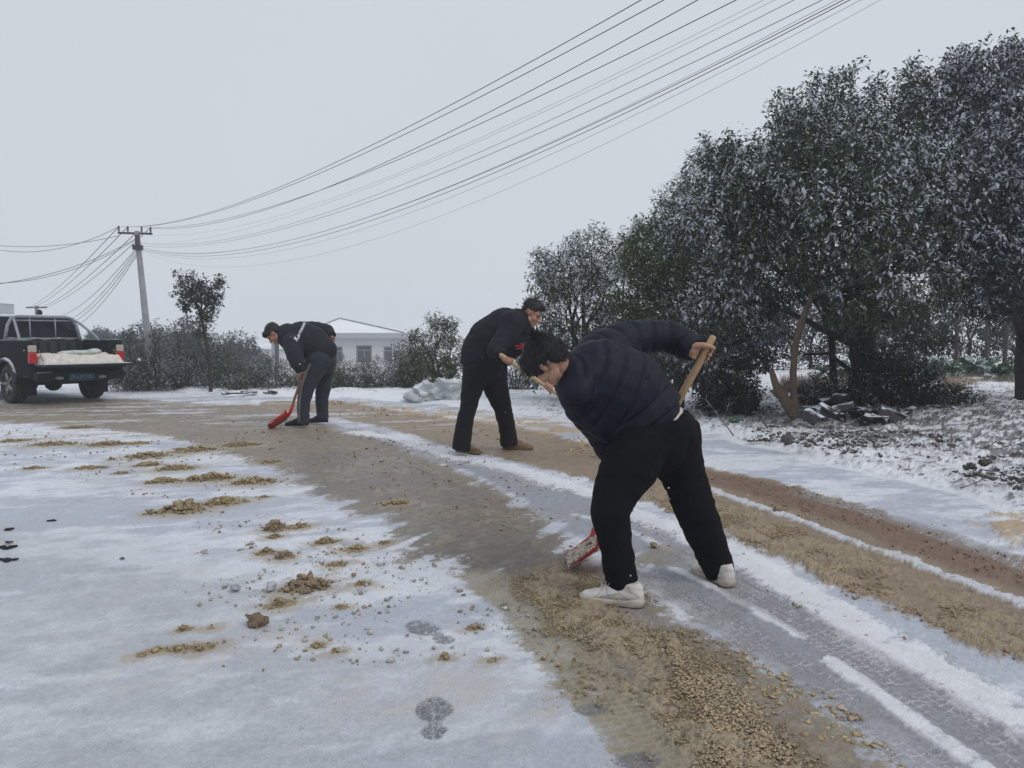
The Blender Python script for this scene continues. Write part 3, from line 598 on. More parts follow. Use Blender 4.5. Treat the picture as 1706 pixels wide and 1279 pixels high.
# ---------- nearest worker: bent over, back to the camera
def worker_front():
    root = empty('person', (.55, 3.55, 0)); tag(root, 'worker in a dark navy puffer jacket and white trainers bent nearest the camera', 'person', 'workers clearing the road')
    jk_m = cloth('navy_puffer_nylon', (.0068, .0075, .0175), .6, .0, .25, 120, spec=.22); tr_m = cloth('black_trousers', (.0055, .0055, .0075), .9, .0, .2, 260, spec=.15)
    S = P(1188, 561, 3.74); H = P(1003, 905, 4.0); T = G(946, 938, .012); ax = (S-H).normalized()
    sv = shovel('red shovel of slush, long wooden handle held by the nearest worker', T, H, S, Vector((.12, 1, 0)), .30, REDM, WOOD, .0185, tip_m=STEEL)
    # trousers
    legL = chainw([(1066, 738, 3.53, 47), (1044, 786, 3.49, 46), (1026, 820, 3.45, 38), (1017, 852, 3.42, 32), (1026, 905, 3.43, 27), (1037, 980, 3.45, 26.5)])
    legR = chainw([(1117, 738, 3.66, 54), (1138, 786, 3.69, 36), (1149, 820, 3.69, 34.5), (1160, 852, 3.68, 32.5), (1178, 900, 3.72, 30), (1194, 938, 3.74, 26), (1201, 956, 3.745, 24.5)])
    pel = chainw([(1086, 707, 3.6, 62), (1092, 730, 3.6, 60)])
    bm = bmesh.new(); add_chain(bm, legL, flat=True); add_chain(bm, legR, flat=True); add_chain(bm, pel, flatA=True, fl=Vector((.2, 1, .1)).normalized(), fs=.9); add_cap(bm, P(1078, 728, 3.57), .145, P(1112, 724, 3.62), .14)
    add_ell(bm, P(1117, 724, 3.66), (.145, .14, .14))
    remeshed('trousers', bm, .008, tr_m, root, 5, folds([legL, legR, pel], .013, 15, 5, seed=4))
    # white layer showing under the jacket
    bm = bmesh.new(); sh = chainw([(1076, 690, 3.6, 50), (1089, 711, 3.605, 58)]); add_chain(bm, sh, flat=True, fl=Vector((.2, 1, .1)).normalized(), fs=.85)
    remeshed('undershirt', bm, .008, mat('cream_shirt', (.50, .45, .38), .85, noise=.1, nscale=10), root, 3)
    # jacket
    tor = chainw([(975, 634, 3.5, 54), (1000, 638, 3.55, 74), (1040, 655, 3.59, 76), (1060, 680, 3.6, 70), (1073, 700, 3.6, 71)])
    armR = chainw([(1006, 598, 3.68, 50), (1036, 572, 3.76, 37), (1070, 561, 3.82, 28), (1112, 559, 3.86, 25.5), (1138, 571, 3.82, 26), (1157, 584, 3.76, 20.5)])
    armL = chainw([(962, 650, 3.42, 35), (975, 675, 3.55, 34), (1000, 714, 3.74, 26), (1035, 780, 3.86, 20)])
    bm = bmesh.new(); add_chain(bm, tor, flat=True, fl=Vector((.2, 1, .1)).normalized(), fs=.88); add_chain(bm, armR, flat=True); add_chain(bm, armL, flat=True)
    add_cap(bm, P(946, 612, 3.47), 28/371, P(985, 628, 3.52), 48/366); add_cap(bm, P(1022, 686, 3.58), 46/360, P(1048, 698, 3.6), 48/358)
    add_cap(bm, P(988, 668, 3.52), 43/366, P(1018, 698, 3.56), 40/362)
    remeshed('jacket', bm, .0075, jk_m, root, 5, folds([tor, armR, armL], .010, 9, 6, quilt=(.098, .0095, [0, 1, 2]), seed=9))
    # body
    bm = bmesh.new(); add_chain(bm, legL[:-1], dr=.03); add_chain(bm, legR[:-1], dr=.03); add_chain(bm, pel, dr=.035); add_chain(bm, tor[:4], dr=.045); add_chain(bm, armR[:-1], dr=.028); add_chain(bm, armL[:-1], dr=.022)
    add_cap(bm, pel[0][0], .12, tor[3][0], .12)
    c = P(912, 599, 3.44); fw = Vector((-.36, .55, -.75)); up = Vector((-.74, .10, .62))
    L, M = head_parts(bm, c, fw, up, P(960, 622, 3.5), .93)
    Cg = H+(S-H)*((P(1172, 591, 3.75)-H).dot(ax)/(S-H).length/((S-H).length))*1.0
    tt = (P(1172, 591, 3.75)-H).dot(ax); Cg = H+ax*tt
    wr = P(1153, 583, 3.76); add_cap(bm, armR[-2][0], .03, wr, .026)
    grip_hand(bm, Cg, ax, (Cg-wr), Vector((0, 1, 0)), .0195, wr, 1.02, up=1)
    tl = (P(1050, 818, 3.9)-H).dot(ax); Cl = H+ax*tl; wl = Cl+Vector((-.03, -.07, .05)); add_cap(bm, armL[-2][0], .035, wl, .026)
    grip_hand(bm, Cl, ax, Cl-wl, Vector((1, .3, 0)), .0195, wl, 1.0, up=1)
    add_cap(bm, legL[-2][0], .045, P(1042, 984, 3.46), .034); add_cap(bm, legR[-2][0], .045, P(1199, 952, 3.75), .034)
    remeshed('body', bm, .0042, SKIN, root, 3)
    hair_obj(root, L, M, .85, .007, 4200, 3, .032, [((.0, .060, .035), (.082, .030, .058)), ((.055, .045, .055), (.045, .03, .05)), ((-.024, 0, .050), (.112, .090, .092)), ((-.066, 0, .0), (.058, .076, .078)), ((.062, 0, .078), (.058, .068, .050)), ((.03, .05, .05), (.05, .035, .045)), ((.03, -.05, .05), (.05, .035, .045))])
    wht = mat('white_leather', (.66, .65, .62), .5, noise=.12, nscale=11, col2=(.50, .47, .45), bump=.15, bscale=60); solem = mat('muddy_white_rubber', (.52, .47, .42), .6, noise=.2, nscale=14, col2=(.30, .25, .19))
    lac = mat('grey_laces', (.36, .35, .33), .8); 
    hp = G(1071, 1010); tp = G(978, 1000); v = tp-hp
    s1 = shoe(root, Vector((hp.x, hp.y, .0)), math.atan2(v.y, v.x), wht, solem, .97, laces=lac); 
    hp2 = G(1219, 978); tp2 = G(1152, 950); v2 = tp2-hp2
    s2 = shoe(root, Vector((hp2.x, hp2.y, .0)), math.atan2(v2.y, v2.x), wht, solem, .95, laces=lac)
    sock = mat('pale_blue_sock', (.50, .60, .68), .9)
    for a, b in ((P(1047, 975, 3.46), P(1050, 996, 3.46)), (P(1202, 948, 3.75), P(1207, 966, 3.75))):
        bm = bmesh.new(); add_cap(bm, a, .046, b, .044, flat=True); bmobj('sock', bm, sock, root, smooth=True)
    return root
# ---------- middle worker
def eyes_brows(root, L, M, s=1.0):
    for sy in (1, -1):
        bm = bmesh.new(); add_ell(bm, L(.083, .031*sy, -.002), (.009*s, .014*s, .006*s), M); bmobj('eye', bm, EYE, root, smooth=True)
        bm = bmesh.new(); add_cap(bm, L(.094, .016*sy, .023), .004*s, L(.080, .05*sy, .024), .003*s); bmobj('eyebrow', bm, HAIR, root, smooth=True)
EYE = mat('dark_eye', (.02, .015, .012), .2)
def worker_mid():
    root = empty('person', (-.2, 7.9, 0)); tag(root, 'standing worker in black with brown boots leaning on a wooden handle', 'person', 'workers clearing the road')
    jk_m = cloth('dark_fleece', (.0085, .0100, .017), .85, .02, .25, 90); tr_m = cloth('black_work_trousers', (.006, .0065, .010), .9, .03)
    S = P(833, 590, 7.32); T = G(1092, 768, .012); H = P(1064, 750, 7.40); ax = (S-H).normalized()
    shovel('shovel with a pale wooden handle held by the middle worker', T, H, S, Vector((.5, -1, 0)), .26, REDM, WOODG, .019)
    legL = chainw([(797, 612, 7.86, 27), (787, 645, 7.82, 18.5), (779, 682, 7.76, 13.5), (772, 716, 7.73, 14), (768, 750, 7.73, 15.5)])
    legR = chainw([(820, 612, 7.95, 26), (826, 645, 8.0, 20.5), (838, 682, 8.05, 15), (845, 712, 8.1, 14.2), (848, 741, 8.12, 15.5)])
    pel = chainw([(805, 592, 7.9, 30), (807, 608, 7.9, 34)])
    bm = bmesh.new(); add_chain(bm, legL, flat=True); add_chain(bm, legR, flat=True); add_chain(bm, pel)
    remeshed('trousers', bm, .012, tr_m, root, 4, folds([legL, legR, pel], .012, 12, 5, seed=24))
    tor = chainw([(862, 538, 7.9, 25), (840, 545, 7.9, 34), (816, 566, 7.9, 37), (803, 588, 7.9, 36), (803, 606, 7.9, 36)])
    armN = chainw([(852, 540, 7.72, 23), (842, 562, 7.64, 18), (824, 583, 7.50, 14.5), (835, 592, 7.42, 10)])
    armF = chainw([(868, 545, 8.0, 22), (877, 575, 8.02, 17), (886, 600, 7.76, 12), (899, 628, 7.52, 8.5)])
    bm = bmesh.new(); add_chain(bm, tor, flat=True, fl=Vector((0, 1, 0)), fs=.95); add_chain(bm, armN, flat=True); add_chain(bm, armF, flat=True)
    add_cap(bm, P(872, 529, 7.9), 15/163, P(860, 540, 7.9), 24/163); add_cap(bm, P(850, 570, 7.92), 26/163, P(836, 588, 7.92), 24/163)
    jo = remeshed('jacket', bm, .011, jk_m, root, 4, folds([tor, armN, armF], .012, 9, 5, seed=31))
    bm = bmesh.new(); add_chain(bm, legL[:-1], dr=.03); add_chain(bm, legR[:-1], dr=.03); add_chain(bm, pel, dr=.04); add_chain(bm, tor, dr=.05); add_chain(bm, armN[:-1], dr=.025); add_chain(bm, armF[:-1], dr=.025)
    c = P(886, 521.5, 7.88); L, M = head_parts(bm, c, Vector((.80, -.22, -.52)), Vector((.5, 0, .86)), P(871, 536, 7.9), 1.04)
    for (px, py, wpx, wpy, Yw, e2) in ((845, 597, 836, 593, 7.42, Vector((0, -.6, -1))), (912, 645, 900, 629, 7.50, Vector((0, -1, -.2)))):
        k = (P(px, py, S.y+(H.y-S.y)*(px-833)/(1064-833))-H).dot(ax); Cg = H+ax*k; w = P(wpx, wpy, Yw); w = Cg+(w-Cg).normalized()*min((w-Cg).length, .12)
        add_cap(bm, (armN if px < 870 else armF)[-2][0], .035, w, .028); grip_hand(bm, Cg, ax, Cg-w, e2, .019, w, 1.1, up=-1)
    add_cap(bm, legL[-2][0], .045, P(769, 748, 7.74), .034); add_cap(bm, legR[-2][0], .045, P(850, 740, 8.13), .034)
    remeshed('body', bm, .0065, SKINR, root, 2)
    eyes_brows(root, L, M, 1.04)
    hair_obj(root, L, M, 1.04, .008, 1500, 5, .028, [((-.024, 0, .056), (.104, .084, .086)), ((-.066, 0, .02), (.05, .070, .062)), ((.05, 0, .098), (.050, .060, .034)), ((-.01, .06, .04), (.05, .02, .035)), ((-.01, -.06, .04), (.05, .02, .035))])
    bt = mat('brown_suede', (.20, .13, .075), .8, noise=.3, nscale=14, bump=.3, bscale=60); sl = mat('tan_rubber', (.16, .11, .07), .7)
    hp = G(761, 754); tp = G(779, 763); v = tp-hp; shoe(root, Vector((hp.x, hp.y+.06, 0)), math.atan2(-.62, .78), bt, sl, 1.08, high=.03, name='boot')
    hp = G(838, 748.5); shoe(root, Vector((hp.x, hp.y+.02, 0)), math.atan2(-.18, 1), bt, sl, 1.1, high=.03, name='boot')
    # small red mark on the chest
    bvh = BVHTree.FromObject(jo, bpy.context.evaluated_depsgraph_get()); bm = bmesh.new()
    for pts in (((857, 577.5), (861, 575.5), (866, 577), (871, 576), (873, 574)), ((859, 581), (864, 580), (869, 582), (873, 578)), ((865, 572), (869, 573.5), (871, 572.5))):
        q = []
        for a, b in pts:
            h = bvh.ray_cast(Vector((0, 0, HC)), ray(a, b).normalized())
            if h[0]: q.append(h[0]+h[1]*.003)
        if len(q) > 1: add_tube(bm, q, .008, 6)
    bmobj('chest_badge', bm, mat('red_thread', (.38, .03, .02), .8), jo, smooth=True)
    return root
def worker_left():
    root = empty('person', (-2.7, 10.35, 0)); tag(root, 'farthest worker in a dark jacket with white script lettering across the back', 'person', 'workers clearing the road')
    jk_m = cloth('dark_slate_jacket', (.0135, .016, .024), .8, .04, .25, 70); tr_m = cloth('slate_tracksuit_trousers', (.026, .031, .044), .85, .06)
    T = G(448, 713, .012); H = P(482, 693, 10.1); S = P(507, 612, 9.98); ax = (S-H).normalized()
    shovel('bright red shovel in front of the farthest worker', T, H, S, Vector((.45, .9, 0)), .22, REDM, mat('red_brown_handle', (.22, .10, .05), .6, noise=.3), .017, tip_m=STEEL)
    legN = chainw([(531, 598, 10.25, 21), (520, 625, 10.2, 16.5), (512, 642, 10.16, 13.5), (506, 668, 10.15, 10.5), (505, 706, 10.15, 9.8)])
    legF = chainw([(541, 598, 10.42, 20), (541, 630, 10.45, 13.5), (536, 662, 10.48, 11.2), (537.5, 698, 10.5, 10.2)])
    bm = bmesh.new(); add_chain(bm, legN, flat=True); add_chain(bm, legF, flat=True); add_cap(bm, P(534, 595, 10.33), 23/125, P(540, 603, 10.33), 21/125)
    to = remeshed('trousers', bm, .013, tr_m, root, 4, folds([legN, legF], .013, 11, 5, seed=44))
    tor = chainw([(482, 560, 10.3, 22), (500, 564, 10.3, 29), (520, 572, 10.3, 30), (536, 583, 10.3, 25), (541, 589, 10.3, 23)])
    armN = chainw([(488, 572, 10.14, 18), (491, 592, 10.0, 14), (497, 608, 9.95, 11), (502, 620, 9.95, 7.5)])
    armF = chainw([(505, 553, 10.5, 18), (528, 547, 10.62, 12.5), (545, 550, 10.62, 11), (553, 561, 10.52, 8)])
    bm = bmesh.new(); add_chain(bm, tor, flat=True, fl=Vector((0, 1, 0)), fs=.85); add_chain(bm, armN, flat=True); add_chain(bm, armF, flat=True)
    add_cap(bm, P(470, 555, 10.3), 13/125, P(486, 560, 10.3), 22/125)
    jo = remeshed('jacket', bm, .012, jk_m, root, 4, folds([tor, armN, armF], .014, 9, 5, seed=52))
    bm = bmesh.new(); add_chain(bm, legN[:-1], dr=.03); add_chain(bm, legF[:-1], dr=.03); add_chain(bm, tor, dr=.05); add_chain(bm, armN[:-1], dr=.03); add_chain(bm, armF[:-1], dr=.03)
    c = P(456, 555.5, 10.28); L, M = head_parts(bm, c, Vector((-.55, -.12, -.82)), Vector((-.85, 0, .52)), P(474, 557, 10.3), 1.05)
    k = (P(503, 624, 10.0)-H).dot(ax); Cg = H+ax*k; w = Cg+Vector((-.02, -.02, .09)); add_cap(bm, armN[-2][0], .03, w, .026); grip_hand(bm, Cg, ax, (Cg-w)+Vector((0, .1, 0)), Vector((-1, 0, 0)), .018, w+Vector((0, -.03, 0)), 1.05)
    wf = P(554, 563, 10.5); add_cap(bm, armF[-2][0], .03, wf, .026); relaxed_hand(bm, wf, P(556, 571, 10.42)-wf, Vector((-.6, -.8, 0)), 1.1)
    add_cap(bm, legN[-2][0], .045, P(505, 702, 10.15), .034); add_cap(bm, legF[-2][0], .045, P(538, 695, 10.5), .034)
    remeshed('body', bm, .007, SKINR, root, 2); eyes_brows(root, L, M, 1.05)
    hair_obj(root, L, M, 1.05, .009, 900, 8, .02, [((-.026, 0, .046), (.104, .086, .092)), ((-.06, 0, -.005), (.058, .076, .075)), ((.06, 0, .075), (.052, .066, .046)), ((.01, .055, .045), (.06, .025, .04)), ((.01, -.055, .045), (.06, .025, .04))])
    sm = mat('black_rubber_shoe', (.012, .014, .012), .6); ss = mat('black_sole', (.008, .008, .008), .7)
    hp = G(513, 708.5); shoe(root, Vector((hp.x, hp.y, 0)), math.pi+.12, sm, ss, 1.03)
    hp = G(546, 703); shoe(root, Vector((hp.x, hp.y, 0)), math.pi+.15, sm, ss, .98)
    # pale stripe down the outer seam of the near leg, and the lettering across the back
    dg = bpy.context.evaluated_depsgraph_get(); bt_ = BVHTree.FromObject(to, dg); bm = bmesh.new(); prev = None
    for a, b, w in smoothline([(517, 606, 2.4), (510, 622, 2.4), (503, 642, 2.2), (499.5, 665, 2), (498.5, 685, 2), (498.5, 702, 2)], 5):
        hs = [bt_.ray_cast(Vector((0, 0, HC)), ray(a+dx, b).normalized()) for dx in (-w, w)]
        if hs[0][0] and hs[1][0]:
            q = [bm.verts.new(h[0]+h[1]*.004) for h in hs]
            if prev: bm.faces.new((prev[0], prev[1], q[1], q[0]))
            prev = q
    bmobj('leg_stripe', bm, mat('grey_stripe', (.16, .16, .165), .8), to)
    bj = BVHTree.FromObject(jo, dg)
    cu = bpy.data.curves.new('t', 'FONT'); cu.body = 'Karmon'; cu.size = 1; cu.shear = .35; cu.offset = .028; cu.resolution_u = 3; to_ = bpy.data.objects.new('t', cu); COL.objects.link(to_)
    me = bpy.data.meshes.new_from_object(to_.evaluated_get(bpy.context.evaluated_depsgraph_get())); bpy.data.objects.remove(to_)
    bm = bmesh.new(); bm.from_mesh(me); bmesh.ops.triangulate(bm, faces=bm.faces); bmesh.ops.subdivide_edges(bm, edges=bm.edges, cuts=1)
    xs = [v.co.x for v in bm.verts]; w = max(xs)
    a0 = Vector((492, 568)); a1 = Vector((507, 537)); dv = (a1-a0); nv = Vector((dv.y, -dv.x)).normalized()
    for v in list(bm.verts):
        t = v.co.x/w; hgt_ = 11.5*(1 if t < .2 else .72); q = a0+dv*t+nv*(3-v.co.y*hgt_)*-1
        h = bj.ray_cast(Vector((0, 0, HC)), ray(q.x, q.y).normalized())
        if h[0]: v.co = h[0]+h[1]*.005
        else: bm.verts.remove(v)
    bmobj('back_lettering', bm, mat('white_print', (.62, .64, .68), .7), jo)
    return root
for p_ in (worker_front(), worker_mid(), worker_left()):
    for c_ in p_.children: c_.location = -p_.location
# ------------------------------------------------------------------ pickup truck
def truck():
    f = Vector((-.79, .61, 0)).normalized(); C = G(92, 667); rz = math.atan2(f.y, f.x)
    root = empty('pickup_truck', (C.x, C.y, 0), rz); root.scale = (1, 1, .965); tag(root, 'dark frosted double-cab pickup parked with its tailgate down', 'pickup truck')
    paint = snowcap(mat('frosted_dark_paint', (.009, .012, .017), .45, noise=.25, nscale=5, col2=(.020, .024, .031), bump=.05, spec=.25), .25, .8, 9, .8, .45)
    side = mat('frost_speckled_paint', (.009, .012, .017), .7, nscale=38, col2=(.024, .028, .037), spec=.04)
    blk = mat('black_plastic', (.007, .008, .010), .7, noise=.3, nscale=20); inner = mat('bed_liner', (.022, .026, .032), .6, noise=.3, nscale=12)
    glass = mat('dark_glass', (.010, .012, .018), .15, spec=.3); chrome = mat('dull_chrome', (.36, .38, .42), .35, metal=.6)
    snow = mat('roof_snow', (.72, .76, .86), .85, noise=.05, nscale=8, bump=.4, bscale=30); frost = mat('frosted_bar', (.24, .26, .30), .6, noise=.3, nscale=30)
    HW = .79
    def w(z): return HW - .03*max(0, (.62-z))*1 - (.30*max(0, z-.98)**1.0 if z > .98 else 0)*.92
    def shape(bm):
        for v in bm.verts: v.co.y = math.copysign(1, v.co.y)*w(v.co.z)*abs(v.co.y)
    def prism(name, poly, m, parent=root, k=1.0, bev=.012, shaped=True):
        bm = bmesh.new(); add_prism(bm, poly, -k, k)
        if shaped: shape(bm)
        if bev: bmesh.ops.bevel(bm, geom=list(bm.edges), offset=bev, segments=2, affect='EDGES', profile=.6)
        return bmobj(name, bm, m, parent)
    def arch(cx, r, z0, a0=0, a1=180, n=12): return [(cx+r*math.cos(R(a)), z0+r*math.sin(R(a))) for a in np.linspace(a0, a1, n)]
    # cab with bonnet
    cab = [(.50, .42), (.50, 1.12), (.56, 1.30), (.68, 1.60), (.80, 1.635), (1.85, 1.635), (2.05, 1.60), (2.55, 1.16), (2.75, 1.10), (3.75, .98), (3.86, .80), (3.86, .45)]+arch(3.05, .42, .36, 8, 172)+[(2.55, .40)]
    cb = prism('cab', cab, side, bev=.02)
    def panel(name, poly, m, s, off=.004, parent=cb):
        bm = bmesh.new(); a = [bm.verts.new((x, s*(w(z)+off), z)) for x, z in poly]; b = [bm.verts.new((x, s*(w(z)-.02), z)) for x, z in poly]
        bm.faces.new(a); bm.faces.new(b[::-1])
        for i in range(len(a)): bm.faces.new((a[i], b[i], b[(i+1) % len(a)], a[(i+1) % len(a)]))
        bmesh.ops.recalc_face_normals(bm, faces=bm.faces); return bmobj(name, bm, m, parent)
    for s in (1, -1):
        panel('side_window', [(.80, 1.14), (.86, 1.52), (1.30, 1.56), (1.30, 1.14)], glass, s)
        panel('side_window', [(1.38, 1.14), (1.38, 1.56), (1.92, 1.56), (2.35, 1.18)], glass, s)
        for x in (1.34, 2.38, .70):
            panel('door_seam', [(x, .50), (x, 1.10), (x+.010, 1.10), (x+.010, .50)], blk, s, .002)
        bm = bmesh.new(); add_box(bm, (1.22, s*(HW+.012), 1.02), (.15, .03, .025), bev=.008); bmobj('door_handle', bm, chrome, cb)
        bm = bmesh.new(); add_tube(bm, [(.62, s*.80, .36), (2.5, s*.80, .36)], .035, 8); add_box(bm, (.9, s*.72, .38), (.04, .16, .04)); add_box(bm, (2.2, s*.72, .38), (.04, .16, .04)); bmobj('side_step', bm, chrome, root)
        bm = bmesh.new(); add_box(bm, (2.38, s*.88, 1.22), (.10, .2, .15), bev=.02); bmobj('wing_mirror', bm, blk, cb)
        bm = bmesh.new(); add_box(bm, (1.5, s*(HW+.004), 1.105), (1.75, .03, .02), bev=.006); bmobj('window_snow_ledge', bm, snow, cb)
    # rear window, slightly recessed look
    bm = bmesh.new(); q = [(.548, -.60, 1.20), (.548, .60, 1.20), (.648, .555, 1.52), (.648, -.555, 1.52)]
    v = [bm.verts.new(a) for a in q]; v2 = [bm.verts.new((a+.03, b, c)) for a, b, c in q]; bm.faces.new(v); bm.faces.new(v2[::-1])
    for i in range(4): bm.faces.new((v[i], v2[i], v2[(i+1) % 4], v[(i+1) % 4]))
    for a_ in bm.verts: a_.co.x -= .012
    bmesh.ops.recalc_face_normals(bm, faces=bm.faces); bmobj('rear_window', bm, glass, cb)
    # seat-back / snow pats on the rear ledge
    bm = bmesh.new()
    for i, y in enumerate((-.50, -.30, -.08, .14, .34, .52)):
        add_ell(bm, Vector((.52, y, 1.185+.01*(i % 2))), (.05, .10, .026))
    bmobj('ledge_snow', bm, snow, cb, smooth=True)
    bm = bmesh.new(); add_prism(bm, [(.70, 1.632), (.80, 1.672), (1.3, 1.685), (1.9, 1.668), (2.02, 1.62), (1.86, 1.60), (.80, 1.60)], -.58, .58); bmesh.ops.bevel(bm, geom=list(bm.edges), offset=.015, segments=2, affect='EDGES'); bmobj('roof_snow', bm, snow, cb, smooth=True)
    bm = bmesh.new(); add_ell(bm, Vector((1.2, -.25, 1.72)), (.05, .05, .07)); add_tube(bm, [(1.2, -.25, 1.64), (1.2, -.25, 1.70)], .03); bmobj('roof_beacon', bm, blk, cb, smooth=True)
    # load bed: two sides with wheel arch, front wall, floor
    def side_poly(): return [(-1.02, .50), (-1.02, 1.13), (-1.0, 1.15), (.47, 1.15), (.47, .46)]+arch(0, .44, .36, 12, 168)+[(-.46, .47)]
    for s in (1, -1):
        bm = bmesh.new(); add_prism(bm, side_poly(), s*(HW-.075), s*HW); bmesh.ops.bevel(bm, geom=[e for e in bm.edges if abs(e.verts[0].co.y-e.verts[1].co.y) < .001 and abs(e.verts[0].co.y) > HW-.01], offset=.012, segments=2, affect='EDGES')
        sd_ = bmobj('bed_side', bm, side, root)
        bm = bmesh.new(); add_tube(bm, [(a, s*(HW+.012), b) for a, b in arch(0, .455, .36, 2, 178, 18)], .040, 8); bmobj('wheel_arch', bm, paint, sd_, smooth=True)
        bm = bmesh.new(); add_box(bm, (-.28, s*(HW-.035), 1.165), (1.45, .08, .035), bev=.01); bmobj('bed_rail', bm, paint, sd_)
        # tail lamp: clear upper third, red below
        bm = bmesh.new(); add_box(bm, (-1.012, s*(HW-.05), .855), (.07, .125, .20), bev=.018); lt = bmobj('tail_lamp', bm, mat('red_lens', (.42, .010, .012), .22, noise=.2, spec=.6), root)
        bm = bmesh.new(); add_box(bm, (-1.012, s*(HW-.05), 1.02), (.07, .122, .125), bev=.018); bmobj('clear_lens', bm, mat('clear_lens', (.42, .36, .30), .25, noise=.35, nscale=60, spec=.6), lt)
        bm = bmesh.new(); add_tube(bm, [(-1.0, s*.63, 1.0), (-1.25, s*.655, .76)], .007, 6); bmobj('tailgate_stay', bm, mat('rusty_stay', (.22, .15, .10), .7, noise=.3), root)
        bm = bmesh.new(); add_box(bm, (-.47, s*.62, .36), (.03, .26, .42)); bmobj('mud_flap', bm, blk, root)
    bm = bmesh.new(); add_box(bm, (-.27, 0, .70), (1.48, 1.42, .05)); add_box(bm, (.455, 0, .93), (.045, 1.42, .46)); bmobj('bed_floor', bm, inner, root)
    bm = bmesh.new()
    for y in np.linspace(-.62, .62, 8): add_box(bm, (.425, y, .94), (.02, .05, .38), bev=.006)
    bmobj('bed_ribs', bm, side, root)
    bm = bmesh.new(); add_box(bm, (-1.27, 0, .725), (.47, 1.46, .05), bev=.012); add_box(bm, (-1.30, 0, .693), (.36, 1.2, .02)); bmobj('tailgate', bm, paint, root)
    bm = bmesh.new(); add_box(bm, (-1.09, 0, .52), (.14, 1.50, .17), bev=.035); add_box(bm, (-1.12, 0, .44), (.10, .8, .06), bev=.01); add_box(bm, (-1.04, 0, .64), (.05, 1.44, .12), bev=.008); bp = bmobj('rear_bumper', bm, blk, root)
    bm = bmesh.new(); add_box(bm, (-1.166, .62, .60), (.05, .22, .02)); bmobj('bumper_highlight', bm, frost, bp)
    # number plate
    bm = bmesh.new(); add_box(bm, (-1.185, .02, .50), (.012, .44, .14), bev=.004); pl = bmobj('number_plate', bm, mat('dirty_blue_plate', (.020, .048, .085), .5, noise=.35, nscale=22), root)
    cu = bpy.data.curves.new('t', 'FONT'); cu.body = '湘A·J9270D'; cu.size = .098; cu.align_x = 'CENTER'; cu.align_y = 'CENTER'; cu.extrude = .001; cu.space_character = .84
    to_ = bpy.data.objects.new('t', cu); COL.objects.link(to_); me = bpy.data.meshes.new_from_object(to_.evaluated_get(bpy.context.evaluated_depsgraph_get())); bpy.data.objects.remove(to_)
    me.transform(Matrix.Translation((-1.193, .02, .50)) @ Matrix(((0, 0, -1, 0), (-1, 0, 0, 0), (0, 1, 0, 0), (0, 0, 0, 1)))); me.materials.append(mat('plate_characters', (.16, .20, .23), .6)); me.name = 'plate_text'
    link(bpy.data.objects.new('plate_text', me), pl)
    for y_ in (-.34, .38):
        bm = bmesh.new(); add_ell(bm, Vector((-1.175, y_, .49)), (.012, .07, .03)); bmobj('plate_lamp', bm, frost, bp, smooth=True)
    # underside
    bm = bmesh.new(); add_box(bm, (1.3, .38, .42), (4.6, .08, .12)); add_box(bm, (1.3, -.38, .42), (4.6, .08, .12)); add_tube(bm, [(0, -.65, .36), (0, .65, .36)], .05); add_ell(bm, Vector((0, .02, .34)), (.15, .15, .15)); add_box(bm, (-.75, 0, .50), (.3, .9, .12)); add_tube(bm, [(3.05, -.65, .36), (3.05, .65, .36)], .04)
    bmobj('chassis', bm, blk, root)
    # spare wheel under the bed
    # roll bar
    bm = bmesh.new(); z1 = 1.625
    add_tube(bm, [(.40, -.66, 1.16), (.42, -.60, 1.45), (.44, -.52, 1.60), (.44, -.42, z1), (.44, .42, z1), (.44, .52, 1.60), (.42, .60, 1.45), (.40, .66, 1.16)], .030, 10)
    add_tube(bm, [(.42, -.63, 1.20), (.42, .63, 1.20)], .016, 8); add_tube(bm, [(.44, -.52, 1.55), (.44, .52, 1.55)], .014, 8)
    for y in (-.22, .22): add_tube(bm, [(.42, y, 1.19), (.44, y, z1)], .013, 8)
    for s in (1, -1): add_tube(bm, [(.44, s*.50, 1.61), (.18, s*.56, 1.50), (-.25, s*.66, 1.24), (-.33, s*.68, 1.16)], .024, 8)
    bmobj('roll_bar', bm, frost, root, smooth=True)
    # wheels
    tyre_m = mat('dusty_tyre', (.022, .022, .024), .85, noise=.4, nscale=14, bump=.3, bscale=50, col2=(.05, .048, .045)); rim_m = mat('alloy', (.28, .27, .26), .4, metal=.5, noise=.2)
    def wheel(x, s):
        bm = bmesh.new(); prof = [(.215, .10), (.245, .118), (.31, .122), (.345, .108), (.362, .08), (.365, .04)]; prof = prof+[(r, -y) for r, y in prof[::-1]]; n = 48; rings = []
        for r, y in prof:
            rings.append([bm.verts.new((math.cos(2*math.pi*k/n)*(r-(.008 if r > .355 and k % 2 else 0)), y, math.sin(2*math.pi*k/n)*(r-(.008 if r > .355 and k % 2 else 0)))) for k in range(n)])
        for a, b in zip(rings, rings[1:]+rings[:1]):
            for k in range(n): bm.faces.new((a[k], a[(k+1) % n], b[(k+1) % n], b[k]))
        bmesh.ops.recalc_face_normals(bm, faces=bm.faces)
        o = bmobj('wheel', bm, tyre_m, root, smooth=True); o.location = (x, s*.67, .362)
        bm = bmesh.new(); y = s*.075
        add_tube(bm, [(0, -.09, 0), (0, y, 0)], .06, 16)
        for k in range(5):
            a = 2*math.pi*k/5; d = Vector((math.cos(a), 0, math.sin(a))); p = Vector((0, y, 0)); sd2 = Vector((-d.z, 0, d.x))
            add_tube(bm, [p+d*.03, p+d*.215+Vector((0, s*.02, 0))], [.036, .030], 8)
